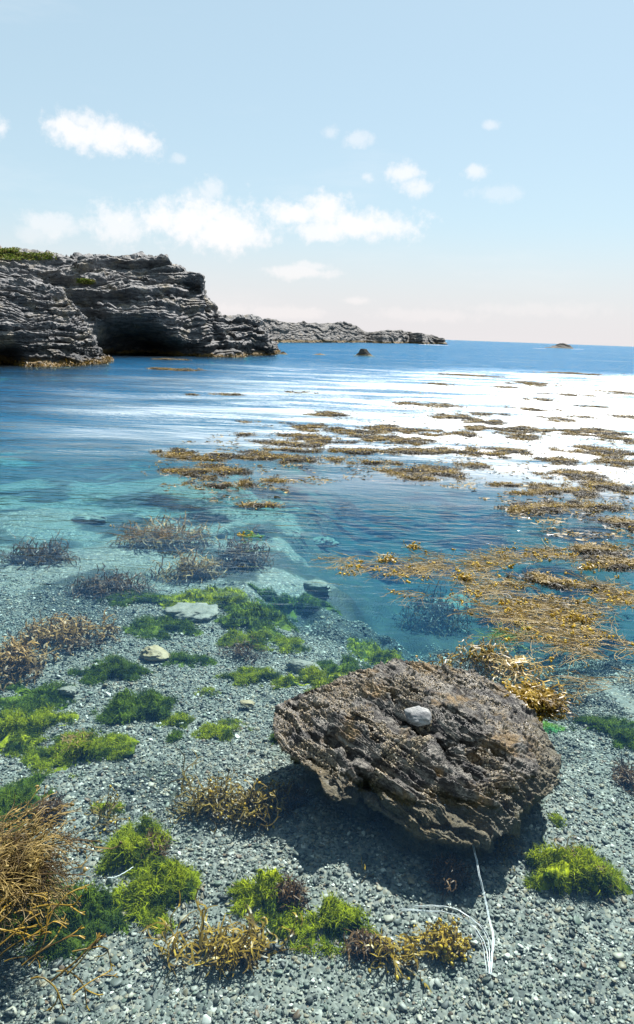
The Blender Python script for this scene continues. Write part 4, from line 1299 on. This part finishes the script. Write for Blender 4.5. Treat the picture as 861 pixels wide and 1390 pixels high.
# tangled tan strands on the near right: long thongs lying on the water
TG = "tangles of long tan strands at the right"
def tangle(px, py, hw, hh, label, dens=1.0, ang0=200, L=(.12, .32), W=(.0022, .0048), mat=M_tan, blad=.11, z=(-.02, .004), group=TG, name="tan_strand_tangle", fan=.35, bmat=None):
    c, rx, ry_ = ell(px, py, hw, hh, floatz=-.005)
    area = math.pi * rx * ry_
    n_ = int(max(12, area * 520 * dens))
    P0, rr = disc(n_, c, rx, ry_, .5, .5, px * .21, clump=5)
    n_ = len(P0)
    if n_ < 4: return
    P0[:, 2] = rng.uniform(*z, n_)
    a_ = R(ang0)

    def fl(P):
        th_ = a_ + 1.3 * pnoise(P * np.array([1.1, 1.1, 0]) + 3) + .0
        return np.stack([np.cos(th_), np.sin(th_), 0 * th_], -1) * .5
    Dn = fl(P0) * 2 + rng.normal(size=(n_, 3)) * np.array([fan, fan, .05])
    g = Geo()
    Ln = rng.uniform(*L, n_); Wn = rng.uniform(*W, n_)
    path, T = g.strands(P0, Dn, Ln, Wn, n=9, curl=1.9, K=3, taper=.55, flow=fl, zmax=.006, flat=.12)
    ends = [path[:, -1]]
    for kk in (3, 5, 7):
        sv = rng.normal(size=(n_, 3)) * np.array([1, 1, .1])
        d2 = path[:, kk + 1] - path[:, kk]; d2 /= np.linalg.norm(d2, axis=1)[:, None]
        p2, _ = g.strands(path[:, kk], d2 + sv * .55, Ln * rng.uniform(.15, .4, n_), Wn * .85, n=4, curl=.5, K=3, taper=.5, zmax=.008, flat=.15)
        ends.append(p2[:, -1])
    o = g.make(name, mat, origin=np.array([c[0], c[1], 0]))
    tag(o, label, "seaweed", group)
    if blad:
        E = np.concatenate(ends)
        E = E[rng.random(len(E)) < blad]
        # bladders bunch up in gold clusters
        E = E[fbm(E * 5 + 8, 2) > .0]
        g2 = Geo(); g2.blobs(np.repeat(E, 3, 0) + rng.normal(size=(len(E) * 3, 3)) * .012 * np.array([1, 1, .3]), rng.uniform(.004, .009, len(E) * 3))
        if g2.n:
            q = g2.make("air_bladders", bmat or M_blad, parent=o); q["kind"] = "stuff"
    return o


tangle(485, 760, 34, 10, "leftmost thin end of the tan strands on the blue water", .8, ang0=185)
tangle(540, 768, 60, 16, "tan strands dotted with gold bladders in the middle of the bay", 1.2, ang0=190)
tangle(620, 765, 55, 16, "tan strands with gold tufts right of the dotted ones", 1.1, ang0=185)
tangle(690, 758, 60, 16, "loose tan strands below the open blue water at right", .9, ang0=190)
tangle(575, 805, 30, 5, "small separate tan forked strand below the dotted ones", 1.1, ang0=180, L=(.1, .25))
tangle(675, 790, 55, 20, "tan strands left of the golden brown heart", 1.2, ang0=170)
tangle(700, 830, 60, 18, "combed tan strands above the green streak", 1.4, ang0=165)
tangle(790, 835, 70, 24, "thick tan strands below the golden brown heart", 1.6, ang0=170)
tangle(850, 800, 50, 24, "tan strands at the right edge beside the golden brown heart", 1.3, ang0=175)
tangle(770, 868, 60, 20, "yellow-tipped tan strands right of the green streak", 1.4, ang0=160)
tangle(835, 880, 48, 22, "dense pale strands at the right edge", 1.6, ang0=165)
tangle(845, 925, 40, 12, "lowest fan of pale strands at the right edge over dark water", 1.2, ang0=185, blad=0)
tangle(765, 750, 40, 14, "sparse tan strands between the two dark brown mats", .9, ang0=185)
tangle(700, 858, 34, 7, "bright green ribbon weed streak floating behind the rock", 2.2, ang0=165, L=(.12, .25), mat=M_lime, blad=0, z=(-.03, -.004), name="green_ribbon_weed", group="floating green ribbon weed")
tangle(475, 855, 22, 3.5, "thin yellow-green ribbon on the dark channel", 1.6, ang0=165, L=(.08, .18), mat=M_lime, blad=0, z=(-.03, -.004), name="green_ribbon_weed", group="floating green ribbon weed")
tangle(352, 727, 16, 5, "small yellow-green floating sprig in the middle of the bay", 1.5, ang0=170, L=(.08, .18), mat=M_lime, blad=.2, name="green_ribbon_weed", group="floating green ribbon weed")
tangle(225, 720, 60, 10, "thin pinkish strands just under the surface left of centre", .5, ang0=185, mat=M_pink, blad=.03, z=(-.08, -.02))
for (px, py, lb) in [(787, 842, "bright yellow bladder cluster on the tan strands"), (795, 772, "single yellow bladder cluster on the dark golden mat"), (526, 760, "gold bladder tuft on the dotted strands"), (560, 742, "gold tuft at the top of the dotted strands"), (630, 785, "gold tuft left of the heart of the strands")]:
    c = at(px, py, .005)
    bush("bladder_tuft", lb, c, .05, .04, .02, 22, M_gold, L=.03, W=.006, lev=3, z0=-.005, zmin=-.01, zmax=.05, blad=60, group="gold bladder tufts on the strands")


# ------------------------------------------------------------------ white cord
def tube(pts, rad_, g, n_=60, K=6, jit=0.0):
    pts = np.array(pts)
    k_ = len(pts)
    tt = np.linspace(0, k_ - 1, n_)
    i = np.clip(tt.astype(int), 0, k_ - 2); f = (tt - i)[:, None]
    p0 = pts[np.maximum(i - 1, 0)]; p1 = pts[i]; p2 = pts[i + 1]; p3 = pts[np.minimum(i + 2, k_ - 1)]
    P = .5 * (2 * p1 + (p2 - p0) * f + (2 * p0 - 5 * p1 + 4 * p2 - p3) * f ** 2 + (3 * p1 - p0 - 3 * p2 + p3) * f ** 3)
    P = P + jit * np.stack([pnoise(np.stack([tt * 2 + s_ * 9, 0 * tt, 0 * tt + s_], -1)) for s_ in (1, 2, 3)], -1)
    T = np.gradient(P, axis=0); T /= np.linalg.norm(T, axis=1)[:, None]
    A = np.cross(T, np.array([.1, .2, 1.0])); A /= np.linalg.norm(A, axis=1)[:, None]
    B = np.cross(A, T)
    a = np.arange(K) * 2 * math.pi / K
    V_ = P[:, None] + (A[:, None] * np.cos(a)[None, :, None] + B[:, None] * np.sin(a)[None, :, None]) * rad_
    g.add(V_, gridf(n_, K, wrap=True))


t = NT("white_cord")
M_cord = t.surf(t.n('BsdfPrincipled', {'Base Color': (.78, .80, .82, 1), 'Roughness': .45}))
croot = np.array([*at(665, 1318, -.27)])
t1 = [(641, 1146, -.10), (646, 1165, -.12), (650, 1188, -.15), (657, 1215, -.19), (663, 1245, -.22), (669, 1272, -.225), (667, 1300, -.235), (664, 1322, -.25)]
t2 = [(560, 1231, -.275), (585, 1229, -.24), (615, 1233, -.22), (638, 1246, -.22), (655, 1262, -.24), (664, 1285, -.26), (664, 1322, -.275)]
t3 = [(545, 1236, -.28), (600, 1238, -.25), (628, 1247, -.23), (648, 1263, -.24), (660, 1287, -.26), (664, 1322, -.275)]
cordroot = mk("white_cord_placeholder", np.zeros((3, 3)), np.array([[0, 1, 2]]), M_cord) if False else None
g = Geo()
for s_, (tr_, of) in enumerate([(t1, 0), (t1, 1.6), (t2, 0), (t3, 0), (t2, 4), (t3, -4)]):
    tube([at(a + of, b + of * .4, c + (.0 if s_ in (0, 1) else .075)) for a, b, c in tr_], .0012 if s_ < 4 else .0007, g, n_=90, jit=.0014 * (1 + s_ * .3))
co_ = g.make("frayed_cord", M_cord, origin=croot)
tag(co_, "thin frayed white plastic cord trailing from the rock across the shingle", "cord")
g = Geo()
tube([at(a, b, -.24) for a, b in [(146, 1192), (158, 1190), (170, 1184), (181, 1177)]], .0013, g, n_=40, jit=.002)
tag(g.make("white_thread", M_cord, origin=at(160, 1188, -.29)), "short pale thread between the green algae on the left", "thread")

# ------------------------------------------------------------------ render settings
scene.view_settings.view_transform = 'Standard'
scene.view_settings.look = 'None'
scene.view_settings.exposure = 1.15
scene.view_settings.gamma = 1
scene.render.engine = 'CYCLES'
cy = scene.cycles
cy.use_denoising = True
cy.max_bounces = 6
cy.diffuse_bounces = 2
cy.glossy_bounces = 2
cy.transparent_max_bounces = 8
cy.volume_bounces = 0
cy.sample_clamp_indirect = 6
cy.caustics_reflective = False
cy.caustics_refractive = False
